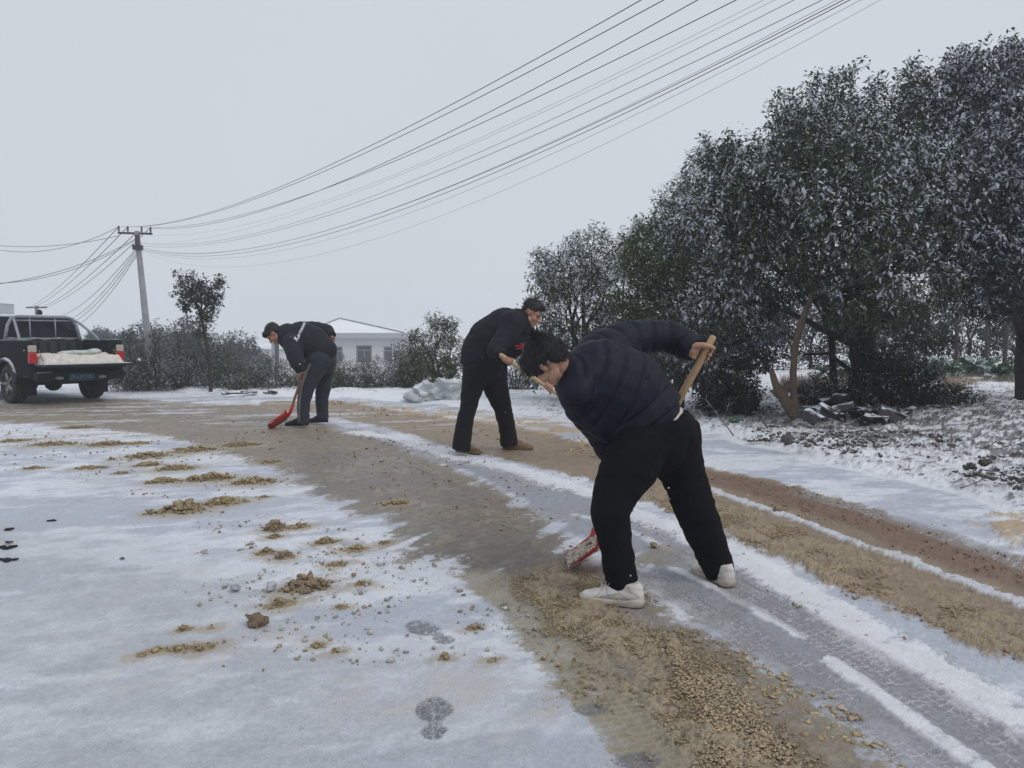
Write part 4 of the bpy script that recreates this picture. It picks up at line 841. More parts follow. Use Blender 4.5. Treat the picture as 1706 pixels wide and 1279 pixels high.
        n = 32; R1 = [[bm.verts.new((math.cos(2*math.pi*k/n)*r, yy, math.sin(2*math.pi*k/n)*r)) for k in range(n)] for r, yy in ((.20, -s*.10), (.205, s*.06), (.225, s*.105), (.235, s*.10), (.222, -s*.1))]
        for a, b in zip(R1, R1[1:]):
            for k in range(n): bm.faces.new((a[k], a[(k+1) % n], b[(k+1) % n], b[k]))
        bmobj('rim', bm, rim_m, o, smooth=True); bm = bmesh.new(); add_tube(bm, [(0, -s*.02, 0), (0, 0, 0)], .19, 24); bmobj('brake_disc', bm, blk, o)
    for x in (0, 3.05):
        for s in (1, -1): wheel(x, s)
    # load: heap of snow and a white sack on it (things of their own)
    M = Matrix.Translation((C.x, C.y, 0)) @ Matrix.Rotation(rz, 4, 'Z') @ Matrix.Diagonal((1, 1, .965, 1))
    n = 60; xs = np.linspace(-1.34, .38, n); ys = np.linspace(-.66, .66, 44); X, Y = np.meshgrid(xs, ys, indexing='ij')
    prof = .13*sstep(-1.36, -1.22, X)*sstep(.40, .2, X)*sstep(-.69, -.6, Y)*sstep(.69, .6, Y)
    Z = .757+prof*(.45+1.1*fbm(X*4, Y*4, 71, 3))+.05*prof/.13*(fbm(X*14, Y*14, 72, 4, .6)-.5)
    V = np.stack([X.ravel(), Y.ravel(), Z.ravel()], 1); bm = bmesh.new(); vs = [bm.verts.new(v) for v in V]; N2 = 44
    for i in range(n-1):
        for j in range(N2-1): bm.faces.new((vs[i*N2+j], vs[(i+1)*N2+j], vs[(i+1)*N2+j+1], vs[i*N2+j+1]))
    rim = [vs[j] for j in range(N2)]+[vs[i*N2+N2-1] for i in range(1, n)]+[vs[(n-1)*N2+j] for j in range(N2-2, -1, -1)]+[vs[i*N2] for i in range(n-2, 0, -1)]
    low = [bm.verts.new((v.co.x, v.co.y, .752)) for v in rim]
    for k in range(len(rim)): bm.faces.new((rim[k], rim[(k+1) % len(rim)], low[(k+1) % len(rim)], low[k]))
    bmesh.ops.recalc_face_normals(bm, faces=bm.faces)
    o = bmobj('snow_heap', bm, mat('dirty_white_snow', (.66, .645, .60), .9, noise=.12, nscale=14, bump=.6, bscale=40, col2=(.50, .47, .41)), smooth=True); o.matrix_world = M; tag(o, 'heap of dirty white snow filling the pickup bed', 'snow')
    bm = bmesh.new(); add_ell(bm, Vector((-.55, -.25, .93)), (.16, .34, .055)); add_ell(bm, Vector((-.55, -.50, .95)), (.13, .12, .06)); add_ell(bm, Vector((-.55, .02, .925)), (.15, .14, .045))
    o = remeshed('sack', bm, .02, mat('woven_sack', (.60, .62, .60), .7, noise=.2, nscale=9, col2=(.30, .36, .30)), None, 3, lambda co, no: .03*(vn3(co*9, 4)-.5)); o.matrix_world = M; tag(o, 'pale woven sack lying on the snow in the pickup bed', 'sack')
truck()
# ------------------------------------------------------------------ leaves, trees, bushes
def leaf_mat(name, rough=.55):
    m = bpy.data.materials.new(name); m.use_nodes = True; t = m.node_tree; b = t.nodes['Principled BSDF']
    b.inputs['Roughness'].default_value = rough; b.inputs['Specular IOR Level'].default_value = .3
    a = t.nodes.new('ShaderNodeAttribute'); a.attribute_name = 'leaf'; s = t.nodes.new('ShaderNodeAttribute'); s.attribute_name = 'snow'
    g = t.nodes.new('ShaderNodeNewGeometry'); tc = t.nodes.new('ShaderNodeTexCoord')
    n = t.nodes.new('ShaderNodeTexNoise'); n.inputs['Scale'].default_value = 14; n.inputs['Detail'].default_value = 2; t.links.new(tc.outputs['Object'], n.inputs['Vector'])
    m1 = t.nodes.new('ShaderNodeMath'); m1.operation = 'SUBTRACT'; t.links.new(s.outputs['Fac'], m1.inputs[0]); t.links.new(n.outputs[0], m1.inputs[1])
    mr = t.nodes.new('ShaderNodeMapRange'); mr.inputs['From Min'].default_value = -.06; mr.inputs['From Max'].default_value = .08; t.links.new(m1.outputs[0], mr.inputs[0])
    bf = t.nodes.new('ShaderNodeMath'); bf.operation = 'SUBTRACT'; bf.inputs[0].default_value = 1; t.links.new(g.outputs['Backfacing'], bf.inputs[1])
    mu = t.nodes.new('ShaderNodeMath'); mu.operation = 'MULTIPLY'; t.links.new(mr.outputs[0], mu.inputs[0]); t.links.new(bf.outputs[0], mu.inputs[1])
    x = t.nodes.new('ShaderNodeMix'); x.data_type = 'RGBA'; t.links.new(mu.outputs[0], x.inputs[0]); t.links.new(a.outputs['Color'], x.inputs['A']); x.inputs['B'].default_value = (.40, .43, .49, 1)
    t.links.new(x.outputs['Result'], b.inputs['Base Color']); return m
LEAF = leaf_mat('snowy_leaf')
BARK = snowcap(mat('grey_brown_bark', (.045, .038, .034), .9, noise=.35, nscale=12, bump=.8, bscale=40, stretch=(5, 5, 1)), .55, .9, 10, .7, .4)
BARKB = mat('brown_bark', (.20, .12, .075), .85, noise=.3, nscale=10, col2=(.12, .080, .058), bump=.7, bscale=30, stretch=(5, 5, 1))
def nrmz(v): return v/(np.linalg.norm(v, axis=1, keepdims=True)+1e-9)
def leaves(name, blobs, N, size, parent, seed, snow=.5, greens=((.030, .048, .026), (.055, .080, .036)), per=9, cl=.13, gap=.36, gs=1.6, shell=4.5, asp=.40, droop=.35, low=(.032, .028, .026), sink=.55, clip=None, zmin=None, up=.35):
    """leaf-sized faces in rosettes spread through the crown's volume. blobs: (centre Vector, (rx, ry, rz))"""
    g = np.random.default_rng(seed); C = np.array([tuple(b[0]) for b in blobs]); Rr = np.array([b[1] for b in blobs])
    wt_ = (Rr[:, 0]*Rr[:, 2]); wt_ = wt_/wt_.sum(); nc = int(N/per*2.2)
    k = g.choice(len(blobs), nc, p=wt_); d = nrmz(g.normal(size=(nc, 3))); rr = g.random(nc)**(1/shell); rr = np.where(g.random(nc) < .10, rr*g.uniform(1.05, 1.34, nc), rr)
    lump = .74+.46*vn3(d*2.2+k[:, None]*3.7, seed); p = C[k]+d*Rr[k]*(rr*lump)[:, None]
    nz = .55*vn3(p*gs+seed, seed+1)+.45*vn3(p*gs*2.6, seed+2); keep = nz > gap
    if zmin is not None: keep &= p[:, 2] > zmin
    p, d, k = p[keep], d[keep], k[keep]; nmax = int(N/per); p, d, k = p[:nmax], d[:nmax], k[:nmax]; n = len(p)
    hrel = (p[:, 2]-C[k][:, 2])/Rr[k][:, 2]
    ax = nrmz(d*.9+np.array([0, 0, up])+g.normal(size=(n, 3))*.35)
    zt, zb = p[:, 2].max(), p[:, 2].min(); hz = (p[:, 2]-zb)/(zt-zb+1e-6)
    csnow = snow*(.30+.70*sstep(-.8, .5, hrel))*(.25+1.5*(.5*vn3(p*1.0+40, seed+7)+.5*vn3(p*2.6+4, seed+8)))
    cg = vn3(p*1.3+11, seed+9)
    P0 = np.repeat(p, per, 0); AX = np.repeat(ax, per, 0); m = len(P0); rd = nrmz(g.normal(size=(m, 3)))
    LD = nrmz(AX*.5+rd*.95+np.array([0, 0, -droop])*g.random((m, 1))); base = P0+AX*(g.random((m, 1))-.5)*cl*1.6+LD*cl*.25*g.random((m, 1))
    L = size*(.65+.6*g.random((m, 1))); UP = nrmz(np.array([0, 0, 1.0])+g.normal(size=(m, 3))*.42+AX*.25)
    S = np.cross(UP, LD); S = nrmz(S); NN = np.cross(LD, S); NN *= np.sign(NN[:, 2:3]+1e-9); S = np.cross(NN, LD)
    Wd = L*asp*(.8+.4*g.random((m, 1)))*.5; mid = base+LD*L*.45-NN*L*.02
    tip = base+LD*L-np.array([0, 0, 1])*L*.18
    V = np.stack([base, mid-S*Wd+NN*Wd*.25, tip, mid+S*Wd+NN*Wd*.25], 1).reshape(-1, 3)
    i = np.arange(m)*4; Fq = np.concatenate([np.stack([i, i+1, i+2], 1), np.stack([i, i+2, i+3], 1)]) 
    # make the winding point up
    a = V[Fq[:, 1]]-V[Fq[:, 0]]; b = V[Fq[:, 2]]-V[Fq[:, 0]]; nz_ = np.cross(a, b)[:, 2]; fl = nz_ < 0; Fq[fl] = Fq[fl][:, ::-1]
    G0, G1 = np.array(greens[0]), np.array(greens[1]); t = np.clip(np.repeat(cg, per)*.8+.35*g.random(m)-.1, 0, 1)[:, None]
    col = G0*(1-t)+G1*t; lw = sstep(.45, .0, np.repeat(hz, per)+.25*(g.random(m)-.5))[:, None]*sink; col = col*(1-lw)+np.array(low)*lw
    col *= .75+.5*g.random((m, 1)); sn = np.clip(np.repeat(csnow, per)+.22*(g.random(m)-.5), 0, 1)
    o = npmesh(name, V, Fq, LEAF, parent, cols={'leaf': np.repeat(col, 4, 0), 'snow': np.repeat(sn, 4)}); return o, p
def blobpx(lst, dy=1.0): return [(P(a, b, Y), (r/pm(Y)*(k[0][0] if k else 1), r/pm(Y)*dy*(k[0][0] if k else 1), r/pm(Y)*(k[0][1] if k else 1))) for a, b, Y, r, *k in lst]
def wood(name, segs, m, parent):
    bm = bmesh.new()
    for pts, rad in segs: add_tube(bm, pts, rad, 9)
    return bmobj(name, bm, m, parent, smooth=True)
def bend(a, b, k, amp, r):
    a = Vector(a); b = Vector(b); out = []
    for i in range(k+1):
        t = i/k; out.append(a.lerp(b, t)+Vector((r.uniform(-1, 1), r.uniform(-1, 1), r.uniform(-.5, .5)))*amp*math.sin(math.pi*t)+Vector((0, 0, amp*1.2*math.sin(math.pi*t))))
    return out
def tree(label, kind, base, fork, blobs, N, size, seed, tr=.11, group=None, nbr=10, extra=None, bark=None, name='tree', ntw=40, **kw):
    r = random.Random(seed); base = Vector(base); root = empty(name, base); tag(root, label, kind, group); org = base
    bl = [(b[0]-org, b[1]) for b in blobs]; fork = Vector(fork)-org
    cr, pts = leaves('crown', bl, N, size, root, seed, **kw)
    segs = [(bend((0, 0, -.05), fork, 5, .05, r), [tr*1.25, tr*1.05, tr, tr*.95, tr*.88, tr*.8])]
    cand = sorted(bl, key=lambda b: -b[1][0])[:nbr]
    for c, q in cand:
        e = c+Vector((0, 0, q[2]*.2)); n = 5; p = bend(fork, e, n, .12, r); segs.append((p, [tr*.6*(1-.75*i/n) for i in range(n+1)]))
        for _ in range(3):
            s = p[r.randint(2, 4)]; e2 = c+Vector((r.uniform(-1, 1)*q[0], r.uniform(-1, 1)*q[1], r.uniform(-.3, 1)*q[2]))*.85; segs.append((bend(s, e2, 4, .08, r), [tr*.25, tr*.2, tr*.14, tr*.09, tr*.04]))
    for _ in range(ntw):
        p = Vector(pts[r.randrange(len(pts))]); c = min(bl, key=lambda b: (b[0]-p).length)[0]; s = p.lerp(c, .7); segs.append((bend(s, p+(p-c).normalized()*.05, 3, .03, r), [.012, .009, .007, .004]))
    for e in (extra or []): segs.append(([Vector(a)-org for a in e[0]], e[1]))
    wood('trunk', segs, bark or BARK, root); return root
GR = 'evergreen trees along the road verge'
def trees_all():
    Z0 = lambda px, py: G(px, py)
    # A: big dark tree right of centre
    A = blobpx([(1245, 315, 10.9, 74), (1338, 252, 11.2, 80), (1300, 340, 10.3, 100), (1400, 290, 10.6, 112), (1460, 203, 11.2, 72), (1190, 400, 10.8, 95), (1285, 430, 10.5, 92), (1405, 390, 9.9, 112), (1500, 330, 10.2, 115),
                (1500, 460, 9.6, 85), (1200, 510, 10.6, 80), (1440, 500, 9.5, 72, (1, .8)), (1545, 540, 9.7, 50, (1, .9)), (1180, 590, 10.8, 58), (1250, 560, 10.9, 60), (1200, 255, 11.2, 34), (1305, 185, 11.6, 30), (1375, 155, 11.6, 32), (1420, 120, 11.7, 18), (1525, 125, 11.7, 24), (1540, 220, 11.4, 76)], 1.0)
    b = Vector((P(1428, 640, 11.6).x, 11.6, .2))
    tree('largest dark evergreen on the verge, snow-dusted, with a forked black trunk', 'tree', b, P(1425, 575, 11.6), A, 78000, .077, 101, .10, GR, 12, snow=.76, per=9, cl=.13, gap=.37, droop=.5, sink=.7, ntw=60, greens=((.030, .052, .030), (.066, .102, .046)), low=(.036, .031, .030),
         extra=[([b+Vector((0, 0, -.05)), P(1445, 590, 11.6), P(1452, 500, 11.4), P(1475, 400, 11.2)], [.13, .11, .10, .07]), ([b+Vector((-.2, .3, -.05)), P(1385, 560, 11.9), P(1370, 520, 11.8), P(1330, 440, 11.5)], [.06, .05, .045, .03]),
                ([b+Vector((0, 0, .4)), P(1380, 588, 11.3), P(1340, 590, 11.1)], [.035, .03, .02])])
    # B: right edge tree
    B = blobpx([(1590, 170, 11.3, 72), (1660, 150, 11.0, 80), (1740, 200, 10.6, 110), (1600, 290, 10.6, 100), (1690, 310, 10.0, 115), (1620, 400, 10.0, 95), (1720, 430, 9.8, 105), (1640, 480, 10.2, 75, (1, .75)), (1830, 330, 10.5, 150), (1560, 400, 10.3, 70),
                (1690, 105, 11.5, 38), (1600, 110, 11.8, 30), (1790, 480, 10.5, 70)], 1.0)
    bb = Vector((P(1712, 690, 11.0).x, 11.0, .18))
    tree('snowiest evergreen at the right edge with a straight black trunk', 'tree', bb, P(1708, 560, 11.0), B, 66000, .075, 102, .16, GR, 9, snow=.92, per=9, cl=.12, gap=.36, droop=.5, sink=.7, greens=((.034, .044, .042), (.055, .07, .055)), ntw=60)
    # C: greener tree left of A
    Cb = blobpx([(1100, 430, 12.3, 70), (1150, 350, 12.4, 62), (1180, 290, 12.6, 45), (1060, 480, 12.4, 55), (1120, 520, 12.0, 75), (1190, 450, 12.0, 75), (1080, 400, 12.6, 38), (1050, 560, 12.6, 50), (1130, 600, 12.1, 55), (1055, 395, 12.9, 20)], 1.1)
    tree('greener evergreen between the dark tree and the rounded one', 'tree', Vector((P(1130, 640, 12.4).x, 12.4, .1)), P(1128, 590, 12.4), Cb, 38000, .064, 103, .09, GR, 8, snow=.66, per=9, cl=.11, gap=.33, greens=((.042, .074, .028), (.10, .15, .042)), sink=.4, droop=.3)
    # D: rounded tree behind the middle worker
    D = blobpx([(950, 455, 14.0, 52), (985, 430, 14.2, 42), (920, 470, 14.2, 42), (905, 440, 14.5, 26), (1010, 480, 14.0, 50), (960, 520, 13.7, 62), (905, 520, 14.0, 40), (1020, 550, 13.8, 55), (950, 590, 13.8, 55), (1000, 620, 13.8, 48), (900, 600, 14.2, 45), (995, 395, 14.4, 20), (960, 410, 14.5, 22), (1030, 420, 14.4, 22)], 1.1)
    tree('rounded snowy evergreen behind the middle worker', 'tree', Vector((P(965, 650, 14.2).x, 14.2, .0)), P(965, 610, 14.2), D, 27000, .064, 104, .08, GR, 8, snow=.66, per=9, cl=.10, gap=.34, greens=((.036, .062, .034), (.08, .12, .050)), sink=.45, droop=.2)
    # E: small tree left of the middle worker
    E = blobpx([(737, 556, 17.2, 27), (703, 580, 17.4, 26), (755, 586, 17, 27), (724, 534, 17.6, 14), (748, 540, 17.4, 14), (692, 560, 17.4, 12), (690, 610, 17.3, 28), (730, 615, 17, 34), (765, 622, 17, 26), (680, 635, 17.2, 24), (742, 640, 17, 26), (705, 642, 17, 26)], 1.1)
    tree('small leafy tree beside the crumpled tarpaulin', 'tree', Vector((P(728, 660, 17.3).x, 17.3, -.05)), P(728, 630, 17.3), E, 14000, .06, 105, .05, None, 6, snow=.36, per=8, cl=.10, gap=.32, greens=((.040, .062, .038), (.095, .125, .05)), sink=.2, up=.8)
    # F: thin young tree
    Fb = blobpx([(330, 470, 16.3, 22), (315, 490, 16.3, 22), (350, 485, 16.2, 22), (335, 505, 16.2, 24), (300, 468, 16.4, 12), (358, 500, 16.3, 13), (342, 452, 16.4, 12), (310, 510, 16.3, 14), (345, 530, 16.3, 17), (330, 548, 16.3, 12), (288, 490, 16.4, 4.5), (366, 470, 16.3, 9), (292, 455, 16.4, 6)], 1.0)
    bF = Vector((P(351, 652, 16.4).x, 16.4, 0))
    root = tree('thin young tree with a sparse open crown and bare slender stem', 'tree', bF, P(338, 540, 16.3), Fb, 2500, .085, 106, .035, None, 8, snow=.40, per=7, cl=.09, gap=.42, greens=((.035, .045, .040), (.06, .07, .055)), sink=.0, shell=2.2, ntw=50,
                extra=[([P(345, 600, 16.35), P(330, 570, 16.3), P(318, 540, 16.3)], [.015, .012, .006])])
    # low growth under the big trees
    def bush(label, px, Y, base_py, w, h, N, size, seed, snow, greens, group=None, per=8, sink=.3, gap=.36, kind='bush', dpy=1.0):
        z0 = P(px, base_py, Y).z; b = Vector((P(px, base_py, Y).x, Y, min(z0, .4))); r = random.Random(seed); bl = []
        n = max(3, int(w/14))
        for i in range(n):
            t = (i+.5)/n*2-1; hh = h*(.62+.38*math.sqrt(max(0, 1-t*t)))*r.uniform(.8, 1.08); ww = w/n*1.25
            bl.append((P(px+t*w*.42, base_py-hh*.55, Y+r.uniform(-.3, .3)), (ww*.75/pm(Y), .5*dpy, hh*.55/pm(Y))))
            bl.append((P(px+t*w*.44, base_py-hh*.22, Y+r.uniform(-.3, .3)), (ww*.8/pm(Y), .5*dpy, hh*.36/pm(Y))))
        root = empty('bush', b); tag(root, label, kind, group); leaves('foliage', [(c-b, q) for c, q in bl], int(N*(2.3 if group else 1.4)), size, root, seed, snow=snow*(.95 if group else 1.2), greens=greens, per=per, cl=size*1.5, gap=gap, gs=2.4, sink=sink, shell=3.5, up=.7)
        segs = []
        for i in range(9):
            c, q = bl[r.randrange(len(bl))]; e = c-b+Vector((r.uniform(-1, 1)*q[0], r.uniform(-1, 1)*q[1], r.uniform(-.2, .9)*q[2])); segs.append((bend((e.x*.12, e.y*.12, -.08), e, 5, .06, r), [.016, .013, .011, .009, .006, .003]))
        wood('stems', segs, BARK, root); return root
    dkg = ((.012, .018, .014), (.028, .038, .024)); mid = ((.032, .052, .030), (.070, .10, .045)); brn = ((.05, .045, .036), (.085, .08, .055)); gry = ((.05, .055, .055), (.09, .10, .085))
    bush('low black-green shrub swallowing a stump under the forked tree', 1488, 10.9, 694, 140, 112, 11500, .062, 201, .28, dkg, sink=.5, gap=.28)
    bush('dark drooping shrub left of the broken brown trunk', 1215, 11.3, 680, 100, 80, 5500, .07, 202, .34, dkg, sink=.6, gap=.3)
    bush('thin dark undergrowth between the brown trunk and the forked tree', 1375, 11.6, 672, 110, 52, 3000, .055, 203, .38, dkg, sink=.6)
    bush('low leafy spray in front of the grey boulder', 1585, 10.3, 668, 60, 30, 800, .05, 204, .3, dkg, sink=.2)
    # cabbages in the plot beyond
    g3 = ((.05, .10, .05), (.09, .17, .075))
    rr = random.Random(5)
    for i, px in enumerate(range(1395, 1760, 26)):
        Y = 16+rr.uniform(-.8, 2.2); z = .25; b = Vector(((px-CX)/F*Y, Y, z)); root = empty('vegetable_plant', b)
        tag(root, 'leafy green vegetable plant powdered with snow in the plot under the trees', 'plant', 'leafy vegetables in the plot')
        leaves('leaves', [(Vector((0, 0, .16)), (.24, .24, .17))], 90, .26, root, 300+i, snow=.5, greens=g3, per=9, cl=.05, gap=.1, asp=.6, sink=0, droop=.3, up=1.0)
    # dry grass along the plot
    V = []; g = np.random.default_rng(9); n = 9000; px = g.uniform(1300, 1760, n); Y = g.uniform(12.6, 15.2, n)+.4; x = (px-CX)/F*Y; h = g.uniform(.08, .26, n); keep = vnoise(x*1.3, Y*1.3, 5) > .42; x, Y, h = x[keep], Y[keep], h[keep]; n = len(x)
    dx = g.normal(0, .05, n); dy = g.normal(0, .05, n); z = np.full(n, .24); w = .006
    V = np.stack([np.stack([x-w, Y, z], 1), np.stack([x+w, Y, z], 1), np.stack([x+dx, Y+dy, z+h], 1)], 1).reshape(-1, 3); Fq = np.arange(3*n).reshape(-1, 3)
    tag(npmesh('dry_grass', V, Fq, mat('straw_grass', (.30, .25, .19), .9, noise=.3, nscale=9)), 'strip of dry straw-coloured grass by the vegetable plot', 'grass', kind='stuff')
    # hedge row of separate bushes along the far side of the road
    HG = 'bushes in the scrub row behind the road'
    row = [(225, 17.0, 70, 66, brn, .44, 'brownish snow-specked bush at the pickup tail lamp'), (262, 17.6, 80, 88, brn, .46, 'tall brownish bush right of the leaning concrete pole base'), (305, 17.2, 70, 60, gry, .50, 'grey frosted bush left of the thin young tree'),
           (345, 18.0, 80, 92, mid, .36, 'tall green bush behind the thin young tree stem'), (388, 17.3, 70, 62, mid, .40, 'dull green bush right of the thin young tree'), (425, 17.6, 66, 52, gry, .50, 'grey-green bush below the distant shed roof'),
           (462, 17.2, 66, 66, mid, .48, 'green bush behind the farthest worker head'), (400, 16.7, 46, 34, mid, .52, 'low snow-topped bush at the snowbank edge'), (585, 17.4, 84, 56, mid, .42, 'green bush below the white house double window'),
           (635, 17.6, 70, 52, gry, .46, 'grey-green bush under the white house corner'), (545, 17.8, 80, 58, mid, .42, 'green bush behind the farthest worker legs'), (505, 18.0, 60, 56, gry, .46, 'grey frosted bush left of the farthest worker legs'), (672, 17.6, 56, 60, gry, .46, 'grey frosted bush left of the small leafy tree'),
           (862, 16.8, 76, 62, gry, .50, 'grey frosted bush right of the middle worker knees'), (196, 18.5, 60, 66, gry, .5, 'frosted bush half hidden behind the pickup')]
    for i, (px, Y, w, h, gr, sn, lb) in enumerate(row):
        bush(lb, px, Y, 560+F*1.2/Y+2, w*1.15, h, int(w*h*.62), .042, 400+i, sn, gr, HG, per=8, sink=.25, gap=.34)
    # sapling leaders poking out of the scrub
    for i, (px, py, Y, h, lb) in enumerate([(265, 535, 18.2, 30, 'upright sapling tip between the pole and the thin young tree'), (216, 545, 18.6, 34, 'upright sapling left of the leaning pole'), (300, 560, 18.2, 30, 'sapling with frosted twigs left of the thin young tree'), (1040, 400, 14.6, 24, 'leafy shoot standing above the gap between two evergreens')]):
        b = Vector((P(px, 640, Y).x, Y, 0 if px < 900 else 0)); bl = blobpx([(px, py+h*.2, Y, h*.32, (.6, 1.2)), (px-6, py+h*.7, Y, h*.34), (px+7, py+h, Y, h*.4)])
        tree(lb, 'sapling', b, P(px, py+h*.8, Y), bl, 420, .06, 500+i, .018, None, 2, name='sapling', snow=.4, per=7, cl=.07, gap=.2, greens=gry, sink=0, ntw=6)
    # hazy trees far beyond the scrub
    FT = 'far trees fading into the haze'
    for i, (px, py, Y, r, k, lb) in enumerate([(240, 565, 42, 26, (1.3, 1), 'far hazy tree behind the leaning pole'), (312, 560, 40, 30, (1.15, 1.1), 'far dome-shaped tree behind the thin young tree'), (398, 580, 46, 28, (1.1, 1), 'far blue-grey rounded tree left of the shed'), (372, 590, 44, 30, (1.2, .9), 'far blue-grey tree crown low behind the bushes'),
                                        (200, 572, 48, 20, (1.4, 1), 'far hazy tree right above the pickup'), (690, 590, 50, 30, (1.3, 1), 'far hazy tree beside the white house'), (430, 600, 60, 16, (1.4, 1), 'far hazy tree in front of the shed'), (165, 560, 60, 12, (1.5, 1), 'far pale tree between the pickup roll bar and tail lamp')]):
        c = P(px, py, Y); b = Vector((c.x, Y, -2.0)); bl = [(c-b, (r/pm(Y)*k[0], r/pm(Y)*k[0], r/pm(Y)*k[1])), (c-b+Vector((r/pm(Y)*.7, 0, -r/pm(Y)*.5)), (r/pm(Y)*.8,)*3), (c-b+Vector((-r/pm(Y)*.7, 0, -r/pm(Y)*.4)), (r/pm(Y)*.8,)*3), (c-b+Vector((0, 0, -r/pm(Y)*.9)), (r/pm(Y)*1.1,)*3)]
        root = empty('far_tree', b); tag(root, lb, 'tree', FT); leaves('crown', bl, 4200, .20, root, 600+i, snow=.12, greens=((.03, .042, .045), (.05, .066, .066)), per=7, cl=.25, gap=.24, gs=.9, sink=.2)
        wood('trunk', [([(0, 0, -.1), (0.05, 0, .6), (0, 0, c.z-b.z)], [.16, .13, .08])], BARK, root)
    # bare winter trees behind the truck
    for i, (px, py, Y, lb) in enumerate([(45, 530, 45, 'leafless tree left of the far utility pole'), (88, 525, 47, 'leafless tree right of the far utility pole'), (18, 535, 40, 'leafless tree beside the tower block'), (118, 540, 46, 'low leafless tree at the far wires')]):
        r = random.Random(700+i); b = Vector(((px-CX)/F*Y, Y, -1.9)); root = empty('bare_tree', b); tag(root, lb, 'tree', 'leafless trees behind the pickup'); segs = []; top = P(px, py-14, Y).z-b.z
        def grow(p, d, l, rad, k):
            q = p+d*l; segs.append((bend(p, q, 3, l*.05, r), [rad, rad*.85, rad*.75, rad*.62]))
            if k:
                for _ in range(3): grow(p+(q-p)*r.uniform(.55, 1), (d+Vector((r.uniform(-1, 1), r.uniform(-1, 1), r.uniform(-.1, .8)))*.75).normalized(), l*.62, rad*.55, k-1)
        grow(Vector((0, 0, -.1)), Vector((0, 0, 1)), top*.42, .09, 4); wood('branches', segs, mat('frosted_twig', (.20, .20, .22), .9), root)
def back_right():
    """second row of trees and scrub seen between the trunks on the right"""
    spots = [(1160, 540, 20, 70, 'dim tree behind the greener evergreen'), (1250, 525, 21, 78, 'dim tree behind the broken brown trunk'), (1350, 520, 22, 74, 'dim tree behind the forked black trunk, left side'), (1440, 515, 23, 76, 'dim tree behind the forked black trunk, right side'),
             (1530, 520, 24, 70, 'dim tree beyond the vegetable plot, left one'), (1620, 515, 24, 74, 'dim tree beyond the vegetable plot, middle one'), (1710, 505, 22, 82, 'dim tree beyond the vegetable plot behind the straight trunk'), (1060, 560, 19, 52, 'dim tree behind the rounded evergreen')]
    for i, (px, py, Y, r_, lb) in enumerate(spots):
        rr = r_/pm(Y); px += (i*37) % 29-14; c = P(px, py+16, Y); b = Vector((c.x, Y, .2)); bl = [(c, (rr, rr*.8, rr*.85)), (c+Vector((rr*.6, .2, rr*.3)), (rr*.7,)*3), (c+Vector((-rr*.6, -.2, rr*.2)), (rr*.7,)*3), (c+Vector((0, 0, -rr*.45)), (rr*.85, rr*.6, rr*.5)), (c+Vector((rr*.3, 0, -rr*.85)), (rr*.9, rr*.6, rr*.45))]
        tree(lb, 'tree', b, c-Vector((0, 0, rr*.5)), bl, 7500, .11, 800+i, .05, 'dim trees of the second row behind the verge trees', 4, name='tree', snow=.45, per=8, cl=.16, gap=.28, greens=((.022, .028, .026), (.04, .052, .042)), sink=.4, ntw=10)
    for i, px in enumerate((1590, 1640, 1672, 1694)):
        Y = 19+i*.6; b = Vector(((px-CX)/F*Y, Y, .2)); bm = bmesh.new(); hh = 1.3+.2*i; add_tube(bm, [(0, 0, -.1), (.05, 0, hh*.5), (.02+.12*(i == 2), 0, hh*1.4)], [.06, .05, .035], 8); o = bmobj('bare_sapling', bm, BARK, smooth=True); o.location = b; tag(o, ('slim bare stem at the left of the vegetable plot', 'slim bare stem in the middle of the vegetable plot', 'leaning bare stem at the right of the vegetable plot', 'bare stem just left of the straight black trunk')[i], 'stem', 'bare stems in the vegetable plot')
trees_all(); back_right()
